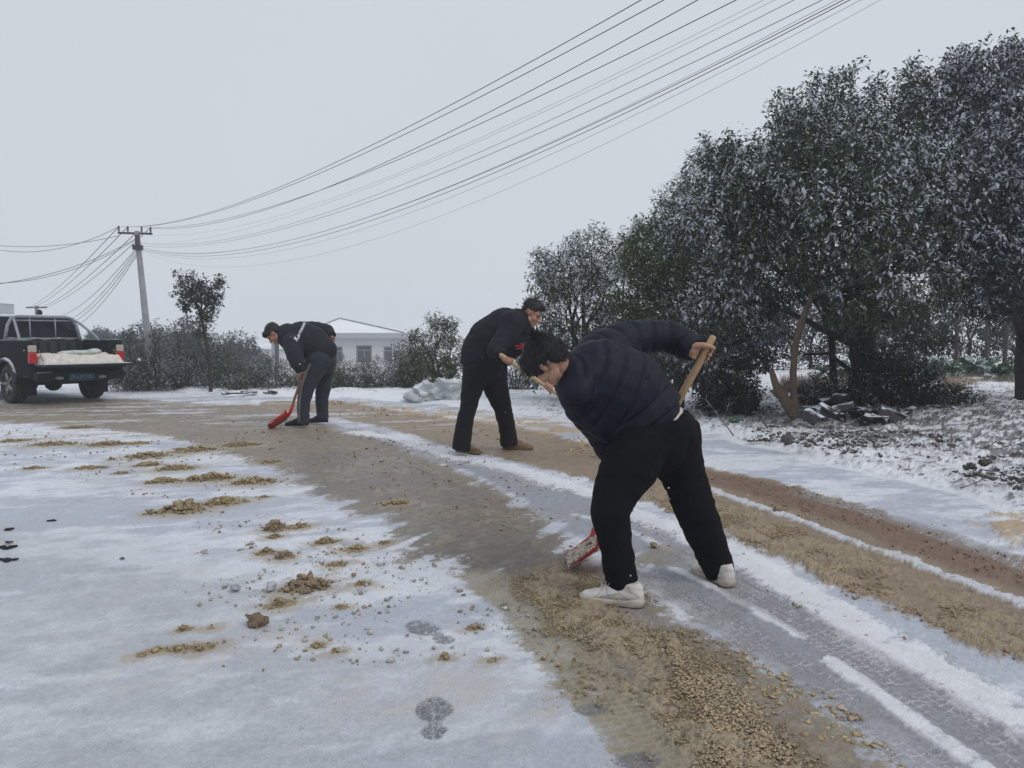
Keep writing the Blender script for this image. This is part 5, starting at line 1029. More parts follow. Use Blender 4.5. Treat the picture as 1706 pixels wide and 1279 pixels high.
# ------------------------------------------------------------------ poles, wires, houses, verge litter
def pole_and_wires():
    conc = mat('pale_concrete', (.24, .245, .26), .9, noise=.15, nscale=6, bump=.3, bscale=30); dark = mat('weathered_iron', (.05, .05, .055), .7, noise=.3); cer = mat('brown_ceramic', (.09, .075, .07), .35)
    wirem = mat('black_wire', (.018, .018, .022), .7); wirel = mat('frosted_wire', (.10, .105, .115), .8)
    Y = 24.0; top = P(228, 385, Y); foot = P(247, 640, Y); 
    base = Vector((foot.x+.15, Y, -.55)); root = empty('utility_pole', base); tag(root, 'leaning pale concrete utility pole carrying the main wires', 'utility pole')
    bm = bmesh.new(); add_tube(bm, [base-base, top-base], [.12, .075], 16); bmobj('post', bm, conc, root, smooth=True)
    def bar(p, ww, tilt, parent=None, sc=1.0):
        bm = bmesh.new(); add_box(bm, (0, 0, 0), (ww, .06*sc, .06*sc)); bm.transform(Matrix.Translation(p) @ Matrix.Rotation(tilt, 4, 'Y')); return bmobj('crossarm', bm, dark, parent)
    px0, px1 = 197, 253; cpt = P(225, 388.5, Y)-base; ca = bar(cpt, (px1-px0)/pm(Y), R(1.5), root)
    ends = []
    for px in (198, 213, 236, 251):
        p = P(px, 386.5+(px-225)*.03, Y-.0); bm = bmesh.new(); q = p-base; add_tube(bm, [q, q+Vector((0, 0, .05)), q+Vector((0, 0, .08)), q+Vector((0, 0, .14)), q+Vector((0, 0, .18))], [.015, .035, .025, .035, .015], 8); bmobj('insulator', bm, cer, ca, smooth=True); ends.append(p+Vector((0, 0, .15)))
    bm = bmesh.new(); q = P(233, 403, Y)-base; add_box(bm, (q.x-.02, -.12, q.z), (.12, .08, .42), bev=.02); q2 = P(229, 398, Y)-base; bmobj('clamp', bm, dark, root)
    bm = bmesh.new(); q = P(229.5, 412, Y)-base; add_box(bm, q, (.25, .24, .16), bev=.03); bmobj('bracket', bm, dark, root)
    # far pole
    Y2 = 62; b2 = Vector((P(62, 560, Y2).x, Y2, -2.3)); r2 = empty('utility_pole', b2); tag(r2, 'small far utility pole rising behind the pickup cab', 'utility pole')
    t2 = P(61, 509, Y2)-b2; bm = bmesh.new(); add_tube(bm, [(0, 0, 0), t2], [.16, .13], 10); bmobj('post', bm, mat('hazy_pole', (.10, .10, .11), .9), r2, smooth=True); bar(P(61, 512, Y2)-b2, 34/pm(Y2), 0, r2, 2.0)
    def wire(a, b, sag, rad, m, label, group, n=26, ext=1.0):
        a = Vector(a); b = Vector(b); pts = []
        for i in range(n+1):
            t = i/n*ext; p = a+(b-a)*t; p.z -= sag*4*t*(1-t); pts.append(p-a)
        bm = bmesh.new(); add_tube(bm, pts, rad, 5, False); o = bmobj('overhead_wire', bm, m, smooth=True); o.location = a; tag(o, label, 'wire', group)
    G1 = 'wires swept from the leaning pole over the road'
    # upper wires: pole crossarm -> out at the top of the frame, towards a pole near the camera
    def to(px, Yq, py=0): return P(px, py, Yq)
    def aimed(a, px_mid, py_mid, px_e, py_e, Ye, rad, m, lab, grp=G1):
        """a hanging wire through a middle sighting and an end sighting"""
        b = P(px_e, py_e, Ye); best = None; n = 40
        for k in range(0, 240):
            sag = k*.025
            d = min(abs(((lambda q: (CX+F*q[0], q[1]))(proj(a, b, sag, t/n))[1]-py_mid)) if abs(CX+F*proj(a, b, sag, t/n)[0]-px_mid) < 22 else 1e9 for t in range(n+1))
            if best is None or d < best[0]: best = (d, sag)
        # continue beyond the frame
        wire(a, b, best[1], rad, m, lab, grp, 56, 1.45)
    def proj(a, b, sag, t):
        p = a.lerp(b, t); p.z -= sag*4*t*(1-t); d = p-Vector((0, 0, HC)); c, s = math.cos(PITCH), math.sin(PITCH)
        dep = d.y*c-d.z*s; up = d.y*s+d.z*c; return (d.x/dep, CY-F*up/dep)
    spec = [((ends[0]), 650, 233, 1120, -30, .018, wirem, 'topmost wire running from the pole crossarm to the top of the view'), (ends[1], 650, 243, 1160, -30, .018, wirem, 'second wire down from the pole crossarm'),
            (ends[2], 650, 257, 1215, -30, .018, wirem, 'third wire down from the pole crossarm'), (ends[3], 650, 272, 1285, -30, .018, wirem, 'lowest of the four crossarm wires'),
            (P(237, 390, Y), 650, 290, 1330, -30, .007, wirel, 'thin pale wire just under the four crossarm wires')]
    for a, mx_, my_, ex, ey, rad, m, lab in spec: aimed(a, mx_, my_, ex, ey, 6.5, rad*.23, m, lab)
    low = [(404, 650, 318, 1380, .010, wirel, 'upper pale wire of the lower bundle'), (409, 650, 330, 1430, .011, wirem, 'dark wire below the upper pale one of the lower bundle'), (411, 650, 342, 1450, .007, wirel, 'slender wire inside the lower bundle'), (413, 650, 352, 1462, .013, wirem, 'thick sagging wire in the middle of the lower bundle'),
           (415, 650, 358, 1472, .013, wirem, 'thickest dark wire near the bottom of the bundle'), (416, 650, 366, 1490, .007, wirel, 'slender wire under the thickest dark one'), (418, 640, 386, 1520, .006, wirel, 'lowest and palest wire of the lower bundle'), (406, 650, 306, 1350, .006, wirel, 'faint wire above the lower bundle')]
    for py, mx_, my_, ex, rad, m, lab in low: aimed(P(231, py, Y-.15), mx_, my_, ex, -30, 6.5, rad*.29, m, lab)
    G2 = 'wires from the leaning pole down to the far pole'
    for i, (a, px, py) in enumerate([(ends[0], 50, 511), (ends[1], 58, 511), (P(224, 390, Y), 66, 512), (ends[3], 73, 512), (P(229, 411, Y), 62, 520), (P(229, 414, Y), 64, 522), (P(230, 418, Y), 66, 524), (P(230, 422, Y), 68, 526)]):
        wire(a, P(px, py, Y2), (.3, .3, .35, .4, 1.1, 1.4, 1.5, 1.7)[i], .011, wirem if i < 4 else wirel, ('outermost wire', 'second wire', 'third wire', 'fourth wire', 'highest cable', 'second cable', 'third cable', 'lowest cable')[i]+' going down from the leaning pole to the far pole', G2, 24)
    G3 = 'thin wires leaving the leaning pole to the left'
    for a, px, py, Yq, sag, lab in [(ends[0], -60, 401, 26, .55, 'upper thin wire leaving the pole level to the left edge'), (P(200, 392, Y), -60, 402, 26, .25, 'lower thin wire leaving the pole level to the left edge'), (P(228, 396, Y), -60, 478, 18, .3, 'long thin wire sloping gently down to the left edge'), (P(228, 398, Y), -60, 470, 22, .45, 'faint wire sloping down beside the long thin one')]:
        wire(a, P(px, py, Yq), sag, .008, wirel, lab, G3, 40, 2.2)
def house():
    Y = 64.0; k = 1/pm(Y); x0 = P(520, 600, Y).x; x1 = P(664, 600, Y).x; zE = P(600, 563, Y).z; zB = -3.0
    base = Vector(((x0+x1)/2, Y, zB)); root = empty('white_house', base); tag(root, 'small white rendered house with a snow-covered hipped roof', 'house')
    wl = mat('white_render', (.50, .50, .515), .9, noise=.06, nscale=2); W_ = (x1-x0)/2; D_ = 7.5; h = zE-zB
    bm = bmesh.new(); q = .28
    wins = [(586, 613, 575, 604), (633, 649, 577, 602), (545, 563, 577, 604)]
    # front wall with real openings
    xs = sorted({-W_, W_}|{(P(a, 0, Y).x-base.x) for w in wins for a in w[:2]}); zs = sorted({0, h}|{P(0, b, Y).z-zB for w in wins for b in w[2:]})
    ops = [(P(a, 0, Y).x-base.x, P(b, 0, Y).x-base.x, P(0, d, Y).z-zB, P(0, c, Y).z-zB) for a, b, c, d in wins]
    for i in range(len(xs)-1):
        for j in range(len(zs)-1):
            cx, cz = (xs[i]+xs[i+1])/2, (zs[j]+zs[j+1])/2
            if any(o[0] < cx < o[1] and o[2] < cz < o[3] for o in ops): continue
            add_box(bm, (cx, .12, cz), (xs[i+1]-xs[i], .24, zs[j+1]-zs[j]))
    bmesh.ops.remove_doubles(bm, verts=bm.verts, dist=.001)
    add_box(bm, (0, D_, h/2), (W_*2, .24, h)); add_box(bm, (-W_+.12, D_/2, h/2), (.24, D_-.24, h)); add_box(bm, (W_-.12, D_/2, h/2), (.24, D_-.24, h))
    bmobj('wall', bm, wl, root)
    fm = mat('grey_window_frame', (.20, .21, .23), .6); gl = mat('window_glass', (.035, .045, .07), .15, spec=.6)
    for a, b, c, d in ops:
        bm = bmesh.new()
        for x in (a+.05, b-.05): add_box(bm, (x, .10, (c+d)/2), (.10, .08, d-c))
        for z in (c+.05, d-.05, c+(d-c)*.72): add_box(bm, ((a+b)/2, .10, z), (b-a-.2, .075, .08))
        if b-a > 1: add_box(bm, ((a+b)/2, .10, (c+(d-c)*.36)), (.07, .07, (d-c)*.68))
        w_ = bmobj('window', bm, fm, root); bm = bmesh.new(); add_box(bm, ((a+b)/2, .16, (c+d)/2), (b-a, .02, d-c)); bmobj('pane', bm, gl, w_)
        bm = bmesh.new(); add_box(bm, ((a+b)/2, -.06, c-.06), (b-a+.3, .12, .09)); bmobj('sill', bm, wl, w_)
    o = .55; rz_ = P(0, 530.5, Y+3).z-zB; rx0 = P(566, 530, Y+3.75).x-base.x
    bm = bmesh.new(); e = [(-W_-o, -o, h+.42), (W_+o, -o, h+.42), (W_+o, D_+o, h+.42), (-W_-o, D_+o, h+.42)]; r = [(rx0-.05, D_/2, rz_), (rx0+.05, D_/2, rz_)]
    v = [bm.verts.new(a) for a in e+r]; [bm.faces.new([v[i] for i in f]) for f in ((0, 1, 5, 4), (1, 2, 5), (2, 3, 4, 5), (3, 0, 4), (3, 2, 1, 0))]
    sn = mat('snow_on_tiles', (.86, .88, .92), .85, noise=.04, nscale=1); t = sn.node_tree; wv = t.nodes.new('ShaderNodeTexWave'); wv.bands_direction = 'Y'; wv.inputs['Scale'].default_value = 1.4; tc = t.nodes.new('ShaderNodeTexCoord'); t.links.new(tc.outputs['Object'], wv.inputs['Vector'])
    bp = t.nodes.new('ShaderNodeBump'); bp.inputs['Strength'].default_value = .6; bp.inputs['Distance'].default_value = .08; t.links.new(wv.outputs['Fac'], bp.inputs['Height']); t.links.new(bp.outputs[0], t.nodes['Principled BSDF'].inputs['Normal'])
    rf = bmobj('roof', bm, sn, root)
    bm = bmesh.new(); add_box(bm, (0, -o+.06, h+.20), (W_*2+2*o, .12, .42)); add_box(bm, (0, D_+o-.06, h+.20), (W_*2+2*o, .12, .42)); add_box(bm, (W_+o-.06, D_/2, h+.20), (.12, D_+2*o-.24, .42)); add_box(bm, (-W_-o+.06, D_/2, h+.20), (.12, D_+2*o-.24, .42)); add_box(bm, (0, D_/2, h-.02), (W_*2+2*o-.02, D_+2*o-.02, .04))
    bmobj('eaves', bm, mat('grey_eaves', (.36, .375, .41), .9), root)
    bm = bmesh.new()
    for a, b in ((0, 4), (1, 5)): add_tube(bm, [Vector(e[a])+Vector((0, 0, .03)), Vector(r[b-4])+Vector((0, 0, .03))], .07, 6)
    bmobj('hip_ridge', bm, mat('grey_ridge_tile', (.22, .22, .24), .9), rf)
    bm = bmesh.new(); xp = P(655, 600, Y).x-base.x; add_tube(bm, [(xp, -.08, 0), (xp, -.08, h-.05)], .06, 8); bmobj('downpipe', bm, wl, root)
    # low shed, fence posts
    Y3 = 75; b3 = Vector((P(437, 600, Y3).x, Y3, -3)); r3 = empty('shed', b3); tag(r3, 'low pale shed with a flat snowy roof left of the white house', 'shed')
    zt = P(0, 578, Y3).z-b3.z; bm = bmesh.new(); add_box(bm, (0, 0, zt/2-.1), (3.6, 3, zt-.2)); bmobj('wall', bm, wl, r3); bm = bmesh.new(); add_box(bm, (0, 0, zt), (4.2, 3.6, .35), bev=.05); bmobj('roof', bm, sn, r3)
    bm = bmesh.new(); add_box(bm, (.6, -1.52, 1.5), (.9, .06, 1.2)); bmobj('window', bm, gl, r3)
    for i, (px, t_, lb) in enumerate([(462, 566, 'dark gate post just left of the farthest worker knees'), (456, 572, 'pale gate post left of the dark one')]):
        Y4 = 40; b = Vector((P(px, 600, Y4).x, Y4, -2.4)); bm = bmesh.new(); hz = P(0, t_, Y4).z-b.z; add_box(bm, (0, 0, hz/2), (.17, .17, hz), bev=.02); add_box(bm, (0, 0, hz+.03), (.24, .24, .06)); o = bmobj('gate_post', bm, mat('post_paint', (.06, .07, .09) if i == 0 else (.3, .31, .33), .8)); o.location = b; tag(o, lb, 'post', 'gate posts')
    # blue-grey shuttered hut behind the scrub
    Y5 = 60; b5 = Vector((P(312, 600, Y5).x, Y5, -1.9)); r5 = empty('hut', b5); tag(r5, 'blue-grey metal hut glimpsed behind the scrub by the thin young tree', 'hut')
    mt = mat('blue_grey_sheet', (.11, .13, .19), .6, noise=.08, nscale=1.5); bm = bmesh.new(); zt = P(0, 562, Y5).z-b5.z; add_box(bm, (0, 0, zt/2), (1.5, 1.6, zt)); 
    for i in range(14): add_box(bm, (0, -.82, .2+i*(zt-.3)/14), (1.46, .03, .06))
    bmobj('wall', bm, mt, r5); bm = bmesh.new(); add_prism(bm, [(-.95, zt+.002), (.95, zt+.002), (0, zt+.3)], -1, 1); bmobj('roof', bm, mt, r5)
    Y6 = 50; b6 = Vector((P(274, 600, Y6).x, Y6, -2.6)); r6 = empty('hut', b6); tag(r6, 'low brick hut with a snow-white roof showing through the brownish bushes', 'hut')
    bm = bmesh.new(); zt = P(0, 583, Y6).z-b6.z; add_box(bm, (0, 0, zt/2), (.9, 1.2, zt)); bmobj('wall', bm, mat('dull_brick', (.16, .13, .12), .9, noise=.2, nscale=8), r6); bm = bmesh.new(); add_prism(bm, [(-.6, zt+.002), (.6, zt+.002), (0, zt+.22)], -1, 1); bmobj('roof', bm, sn, r6)
    # tower block at the left edge
    Y7 = 70; b7 = Vector((P(-6, 600, Y7).x, Y7, -3)); r7 = empty('tower_block', b7); tag(r7, 'pale building with a snowy parapet at the left edge behind the cab', 'building')
    cm = mat('pale_plaster', (.34, .35, .38), .9, noise=.08, nscale=2); bm = bmesh.new(); zt = P(0, 505, Y7).z+3; add_box(bm, (-.5, 0, zt/2), (2.0, 4, zt)); add_box(bm, (.2, 0, (zt-1.6)/2), (2.6, 3.8, zt-1.6)); bmobj('wall', bm, cm, r7)
    bm = bmesh.new(); add_box(bm, (-.5, 0, zt+.1), (2.2, 4.2, .2)); add_box(bm, (1.0, 0, zt-1.5), (1.2, 3.9, .2)); bmobj('parapet', bm, sn, r7)
    for i in range(3):
        bm = bmesh.new(); add_box(bm, (1.0, -1.93, zt-2.6-i*1.9), (.5, .06, .9)); bmobj('window', bm, gl, r7)
    # far garden wall seen low under the trees
    # low wall and far bank on the right, behind the vegetable plot
BARKT = mat('tan_bark', (.20, .145, .100), .85, noise=.3, nscale=10, col2=(.11, .082, .062), bump=.7, bscale=30, stretch=(5, 5, 1))
def verge_things():
    r = random.Random(42)
    # broken brown trunk with a live stem
    b = G(1331, 708); b.z = .12; root = empty('broken_trunk', b); tag(root, 'broken reddish-brown trunk with one live curved stem beside the tile heap', 'tree stump'); Y = b.y
    bm = bmesh.new(); pp = lambda a, c, d=0: P(a, c, Y+d)-b
    add_chain(bm, [(pp(1333, 712), .085), (pp(1322, 690), .075), (pp(1308, 668), .070), (pp(1300, 652), .068)]); add_chain(bm, [(pp(1302, 660), .062), (pp(1292, 640, -.03), .050), (pp(1286, 620, -.05), .036)]); add_chain(bm, [(pp(1306, 660), .05), (pp(1312, 640, .05), .035)]); add_chain(bm, [(pp(1300, 662), .045), (pp(1284, 650, -.03), .02)])
    add_chain(bm, [(pp(1326, 700), .065), (pp(1323, 660, .03), .048), (pp(1321, 620, 0), .046), (pp(1325, 575, -.1), .047), (pp(1334, 540, -.25), .042), (pp(1348, 505, -.4), .038), (pp(1356, 485, -.45), .034), (pp(1368, 440, -.4), .028), (pp(1372, 400, -.3), .02)])
    remeshed('trunk', bm, .014, BARKT, root, 2, lambda co, no: .012*(vn3(co*np.array([22, 22, 6]), 5)-.5)+.008*(vn3(co*40, 8)-.5))
    # heap of dark curved roof tiles: every tile a thing
    tm = snowcap(mat('dark_clay_tile', (.035, .036, .042), .75, noise=.3, nscale=15, bump=.2, bscale=40), .72, .92, 7, .92, .44)
    def tile(name='clay_tile', L=.20, Wd=.19, arc=.055):
        bm = bmesh.new(); n = 8; A = []; B = []
        for i in range(n+1):
            t = -1+2*i/n; A.append((t*Wd/2, arc*(1-t*t))); B.append((t*Wd/2*.93, arc*(1-t*t)-.013))
        poly = A+B[::-1]; add_prism(bm, poly, -L/2, L/2); return bm
    protos = [None]*3; cnt = 0
    for i in range(58):
        if i < 30: px = r.uniform(1352, 1470); py = r.uniform(700, 724)-(1 if px > 1440 else 0); h = max(0, 1-abs(px-1400)/70)*r.uniform(0, .22)
        elif i < 52: px = r.uniform(1440, 1600); py = r.uniform(706, 719); h = r.uniform(0, .06)
        else: px = r.uniform(1380, 1600); py = r.uniform(712, 722); h = 0
        k = i % 3
        if protos[k] is None:
            me = bpy.data.meshes.new('clay_tile'); bm = tile(L=(.25, .28, .24)[k], Wd=(.24, .26, .2)[k], arc=(.07, .075, .055)[k]); bm.to_mesh(me); bm.free(); me.materials.append(tm); protos[k] = me
        o = bpy.data.objects.new('clay_tile', protos[k]); g = G(px, py); o.location = (g.x, g.y, .13+h); o.rotation_euler = (R(r.uniform(-35, 35)), R(r.uniform(-45, 45)), R(r.uniform(0, 360))); link(o)
        tag(o, 'dark curved roof tile with snow in its hollow, in the heap on the verge', 'roof tile', 'roof tiles heaped on the verge')
    # boulder
    bm = bmesh.new(); add_ell(bm, Vector((0, 0, 0)), (.30, .24, .20)); add_ell(bm, Vector((-.14, 0, .03)), (.2, .2, .15))
    o = remeshed('boulder', bm, .025, mat('tan_stone', (.15, .125, .095), .9, noise=.35, nscale=5, bump=.5, bscale=14), None, 1, lambda co, no: .07*(vn3(co*3.2, 3)-.5)-.03*np.clip(np.abs(no[:, 2])-.6, 0, 1)); g = G(1612, 682); o.location = (g.x, g.y+.5, .24); o.data.shade_flat(); tag(o, 'tan angular boulder on the verge below the right trees', 'boulder')
    # crumpled tarpaulin
    c = P(724, 655, 15.6); g = G(724, 671); tp = snowcap(mat('grey_plastic_sheet', (.42, .44, .46), .4, noise=.2, nscale=4, bump=.3, bscale=18), .5, 1.0, 5, .7, .45)
    bm = bmesh.new()
    for dx, dz, rx, rz in ((-.36, .05, .26, .10), (-.05, .12, .34, .16), (.28, .20, .30, .20), (.42, .10, .18, .14)): add_ell(bm, Vector((dx, 0, dz)), (rx, .34, rz))
    def crump(co, no):
        q = co*np.array([3.0, 3.0, 4.2]); w_ = vn3(co*2.5+7, 9)*1.6; a = np.abs(2*vn3(q+w_[:, None], 3)-1); b_ = np.abs(2*vn3(q*2.3+5+w_[:, None], 6)-1); c_ = np.abs(2*vn3(q*5+5, 16)-1)
        return .20*(.45-np.sqrt(a))+.09*(.4-np.sqrt(b_))+.03*(.4-c_)
    o = remeshed('tarpaulin', bm, .012, tp, None, 2, crump); o.location = (g.x, g.y+.3, .04); tag(o, 'crumpled grey plastic sheet heaped on the far snowbank', 'tarpaulin')
    # green bottle and twigs
    g = G(1226, 713); bm = bmesh.new(); add_tube(bm, [(-.10, 0, .03), (-.09, 0, .03), (.04, 0, .03), (.07, 0, .03), (.11, 0, .03)], [.012, .03, .03, .014, .012], 12); o = bmobj('bottle', bm, mat('green_glass', (.02, .12, .05), .2, spec=.6), smooth=True); o.location = (g.x, g.y, .07); o.rotation_euler = (0, 0, .3); tag(o, 'green bottle lying among twigs at the verge edge', 'bottle')
    tw = snowcap(mat('dark_twig', (.05, .042, .038), .9, noise=.3), .6, .95, 20, .8, .45)
    def branch(label, px, py, L, ang, seed, z=.06, rad=.008, up=.1):
        q = random.Random(seed); g = G(px, py); bm = bmesh.new(); d = Vector((math.cos(ang), math.sin(ang), up)); p = [Vector((0, 0, 0))]
        for i in range(5): p.append(p[-1]+d*L/5+Vector((0, q.uniform(-.03, .03), q.uniform(-.01, .02))))
        add_tube(bm, p, [rad*(1-.13*i) for i in range(6)], 6)
        for i in range(1, 6):
            for s in (1, -1):
                a = ang+s*q.uniform(.4, 1.1); e = p[i]+Vector((math.cos(a), math.sin(a), q.uniform(.0, .6)))*L*q.uniform(.15, .32); add_tube(bm, [p[i], p[i].lerp(e, .5)+Vector((0, 0, .01)), e], [rad*.5, rad*.4, rad*.2], 5)
        o = bmobj('fallen_branch', bm, tw, smooth=True); o.location = (g.x, g.y, z); tag(o, label, 'branch', 'fallen branches on the verge')
    branch('bent fallen branch at the right end of the verge rubble', 1665, 742, .9, 0.05, 1, .13, .014, .03); branch('fallen branch standing up beside the green bottle', 1222, 733, .4, 2.2, 2, .05, .007, .9); branch('long fallen branch lying at the smooth snow edge', 1245, 742, .55, -.15, 3, .05, .012, .02)
    branch('thin fallen branch in front of the dark clods', 1640, 812, .6, .1, 4, .07, .006, .05); branch('spindly fallen branch nearest the road at the right', 1600, 826, .5, .25, 5, .06, .005, .08); branch('thin fallen branch left of the tile heap', 1200, 722, .5, 1.1, 6, .06, .005, .5)
    branch('slim fallen branch on the rubble right of the bottle', 1280, 745, .35, .5, 7, .06, .005, .2)
    # dark debris on the snowbank in front of the scrub
    for i, (px, py, lb) in enumerate([(395, 661, 'dark debris strip on the far snowbank, left piece'), (415, 659, 'dark debris strip on the far snowbank below the low bush'), (452, 659, 'dark debris bit on the far snowbank by the farthest worker')]):
        bm = bmesh.new()
        for k in range(5): add_box(bm, (r.uniform(-.22, .22), r.uniform(-.08, .08), r.uniform(.0, .03)), (.16, .07, .02), Matrix.Rotation(r.uniform(-1, 1), 3, 'Z') @ Matrix.Rotation(r.uniform(-.4, .4), 3, 'X'))
        o = bmobj('debris', bm, snowcap(mat('black_debris', (.03, .032, .036), .8), .7, 1.0, 9, .7, .4)); g = G(px, py); o.location = (g.x, g.y, .06); tag(o, lb, 'debris')
pole_and_wires(); house(); verge_things()
# ------------------------------------------------------------------ slush lumps and crumbs, haze
SLM = mat('dirty_slush', attr='albedo', rough=.8, noise=.22, nscale=70, bump=.5, bscale=140, spec=.3)
def ico(sub):
    bm = bmesh.new(); bmesh.ops.create_icosphere(bm, subdivisions=sub, radius=1); bm.verts.index_update(); bm.verts.ensure_lookup_table()
    v = np.array([tuple(a.co) for a in bm.verts]); f = np.array([[q.index for q in a.verts] for a in bm.faces]); bm.free(); return v, f
ICO1, ICO2, ICO3 = ico(1), ico(2), ico(3)
def lumps(C, Rr, cols, seed, base=ICO1, rough=.6, flat=.7):
    """many rough lumps as arrays: centres, radii, colours"""
    g = np.random.default_rng(seed); n = len(C); v, f = base; nv = len(v)
    D = 1+rough*(g.random((n, nv))-.5)*2
    if nv > 12: q = (v[None]*2.2+g.random((n, 1, 3))*50).reshape(-1, 3); D = (1+rough*1.6*(vn3(q, seed)-.5)+rough*1.4*(vn3(q*2.9, seed+2)-.5)).reshape(n, nv)
    s = 1+(g.random((n, 1, 3))-.5)*.6; s[:, :, 2] *= flat
    a = g.random(n)*6.283; ca, sa = np.cos(a)[:, None], np.sin(a)[:, None]; V = v[None]*D[:, :, None]*s*Rr[:, None, None]
    X = V[:, :, 0]*ca-V[:, :, 1]*sa; Y = V[:, :, 0]*sa+V[:, :, 1]*ca; V = np.stack([X, Y, V[:, :, 2]], 2)+C[:, None, :]
    Fq = (f[None]+(np.arange(n)*nv)[:, None, None]).reshape(-1, 3); K = np.repeat(cols, nv, 0)*(.85+.3*g.random((n*nv, 1)))
    return V.reshape(-1, 3), Fq, K
def merge(parts):
    V, Fq, K, o = [], [], [], 0
    for v, f, k in parts: V.append(v); Fq.append(f+o); K.append(k); o += len(v)
    return np.concatenate(V), np.concatenate(Fq), np.concatenate(K)
TANC = np.array([.33, .262, .175]); DKC = np.array([.17, .125, .085]); OCH = np.array([.33, .262, .14]); PALE = np.array([.50, .45, .37])
def slush():
    g = np.random.default_rng(77)
    piles = PILES
    for i, (px, py, w, h) in enumerate(piles):
        c = G(px, py); k = c.y/F; far_ = py < 840; rx = w/2*k*(1.25 if far_ else 1.05); ry = rx*(.62 if far_ else .81); h = h*(.75 if far_ else 1); hh = rx*.32*h if w > 18 else rx*.6*h; n = int(np.clip(rx*rx*26000, 30, 620)*(.6+.5*h))
        a = g.random(n)*6.283; r = g.random(n)**.75*(.5+1.1*g.random(n)); ux = np.cos(a)*r; uy = np.sin(a)*r; ang = .25; X = rx*ux; Y = ry*uy+X*ang; lift = np.clip(1-r*r, 0, 1)*hh*g.random(n)
        rad = (.0032+.0095*g.random(n)**2.6)*(1+.5*h)*np.clip(rx/.08, .7, 1.5); rad = rad*np.clip(1.2-.55*r, .35, 1.2); nzp = vnoise(X*28+i, Y*28, 3+i) > .36+.15*(r > .7); a = None
        X, Y, lift, rad = X[nzp], Y[nzp], lift[nzp], rad[nzp]; n = len(X); C = np.stack([X, Y, lift*1.5+rad*.25], 1); t = g.random((n, 1)); col = TANC*(1-t)+np.where(h > .9, DKC*1.3, OCH)*t; col = col*(.75+.4*g.random((n, 1))); 
        parts = [lumps(C, rad, col, i, ICO1, .55)]
        nr_, na = 9, 40; rr_ = np.linspace(0, 1.25, nr_)[:, None]; aa = np.linspace(0, 2*math.pi, na, endpoint=False)[None]; edge = .50+.75*fbm(np.cos(aa)*2.2+i*3, np.sin(aa)*2.2, 31, 3); dx_ = (rr_*np.cos(aa)*rx*edge).ravel(); dy_ = (rr_*np.sin(aa)*ry*edge).ravel()+dx_*ang
        dz_ = ((np.clip(1-rr_**2, -.5, 1)+0*aa)*max(hh*.75, .006)).ravel()*(.35+1.3*fbm(dx_*26+i, dy_*26, 33, 4, .6))+(fbm(dx_*95, dy_*95, 35, 3, .6)-.5)*.009-.004
        ii = np.arange(nr_*na).reshape(nr_, na); q0 = ii[:-1].ravel(); q1 = np.roll(ii, -1, 1)[:-1].ravel(); q2 = np.roll(ii, -1, 1)[1:].ravel(); q3 = ii[1:].ravel()
        parts.append((np.stack([dx_, dy_, dz_], 1), np.concatenate([np.stack([q0, q3, q2], 1), np.stack([q0, q2, q1], 1)]), np.tile(TANC*.85, (len(dx_), 1))*(.75+.5*fbm(dx_*60, dy_*60, 37, 3))[:, None]))
        if h >= .8:
            m = max(1, int(3*h)); C2 = np.stack([g.normal(0, rx*.22, m), g.normal(0, ry*.18, m), np.full(m, hh*.55+.002)], 1); parts.append(lumps(C2, np.full(m, min(.036, rx*.30))*(.7+.4*g.random(m)), np.tile(DKC*1.6 if h > .9 else TANC*.8, (m, 1)), i+9, ICO3, .75, .6))
        V, Fq, K = merge(parts); o = npmesh('slush_clump', V, Fq, SLM, smooth=True, cols={'albedo': np.clip(K, 0, 1)}); o.location = (c.x, c.y, .004)
        tag(o, 'crumbly tan clump of salted slush thrown onto the snow left of the road', 'slush clump', 'tan slush clumps on the left snow')
    for px, py, r_, colr, lb, hd in [(1089, 912, .020, TANC*.9, 'round tan snowball on the wet patch between the nearest worker legs', 0), (428, 1042, .036, DKC*1.1, 'biggest dark brown snow lump standing alone on the left snow', 0), (1296, 852, .030, TANC*.8, 'tan lump on the white stripe of the right lane', 0), (392, 985, .022, np.array([.36, .37, .42]), 'grey icy lump left of the largest slush clump', 0),
                             (452, 984, .028, np.array([.45, .47, .52]), 'pale icy lump touching the largest slush clump', 0), (1122, 1084, .022, TANC*1.1, 'tan lump on the crest of the near slush ridge', 0), (1640, 800, .045, np.array([.07, .06, .055]), 'dark soil clod on the right verge', 0), (1312, 757, .05, np.array([.10, .09, .085]), 'dark tuft-like clod at the smooth snow edge', 0), (1618, 806, .03, np.array([.07, .06, .055]), 'smaller dark clod beside the soil clod on the right verge', 0)]:
        c = G(px, py); V, Fq, K = lumps(np.array([[0, 0, r_*.55]]), np.array([r_]), np.array([colr]), px, ICO3, .55, .9); o = npmesh('snow_lump', V, Fq, SLM, smooth=True, cols={'albedo': np.clip(K, 0, 1)}); o.location = (c.x, c.y, .005+(.12 if px > 1600 or px == 1312 else 0)); tag(o, lb, 'lump')
    # crumbs nobody could count
    parts = []
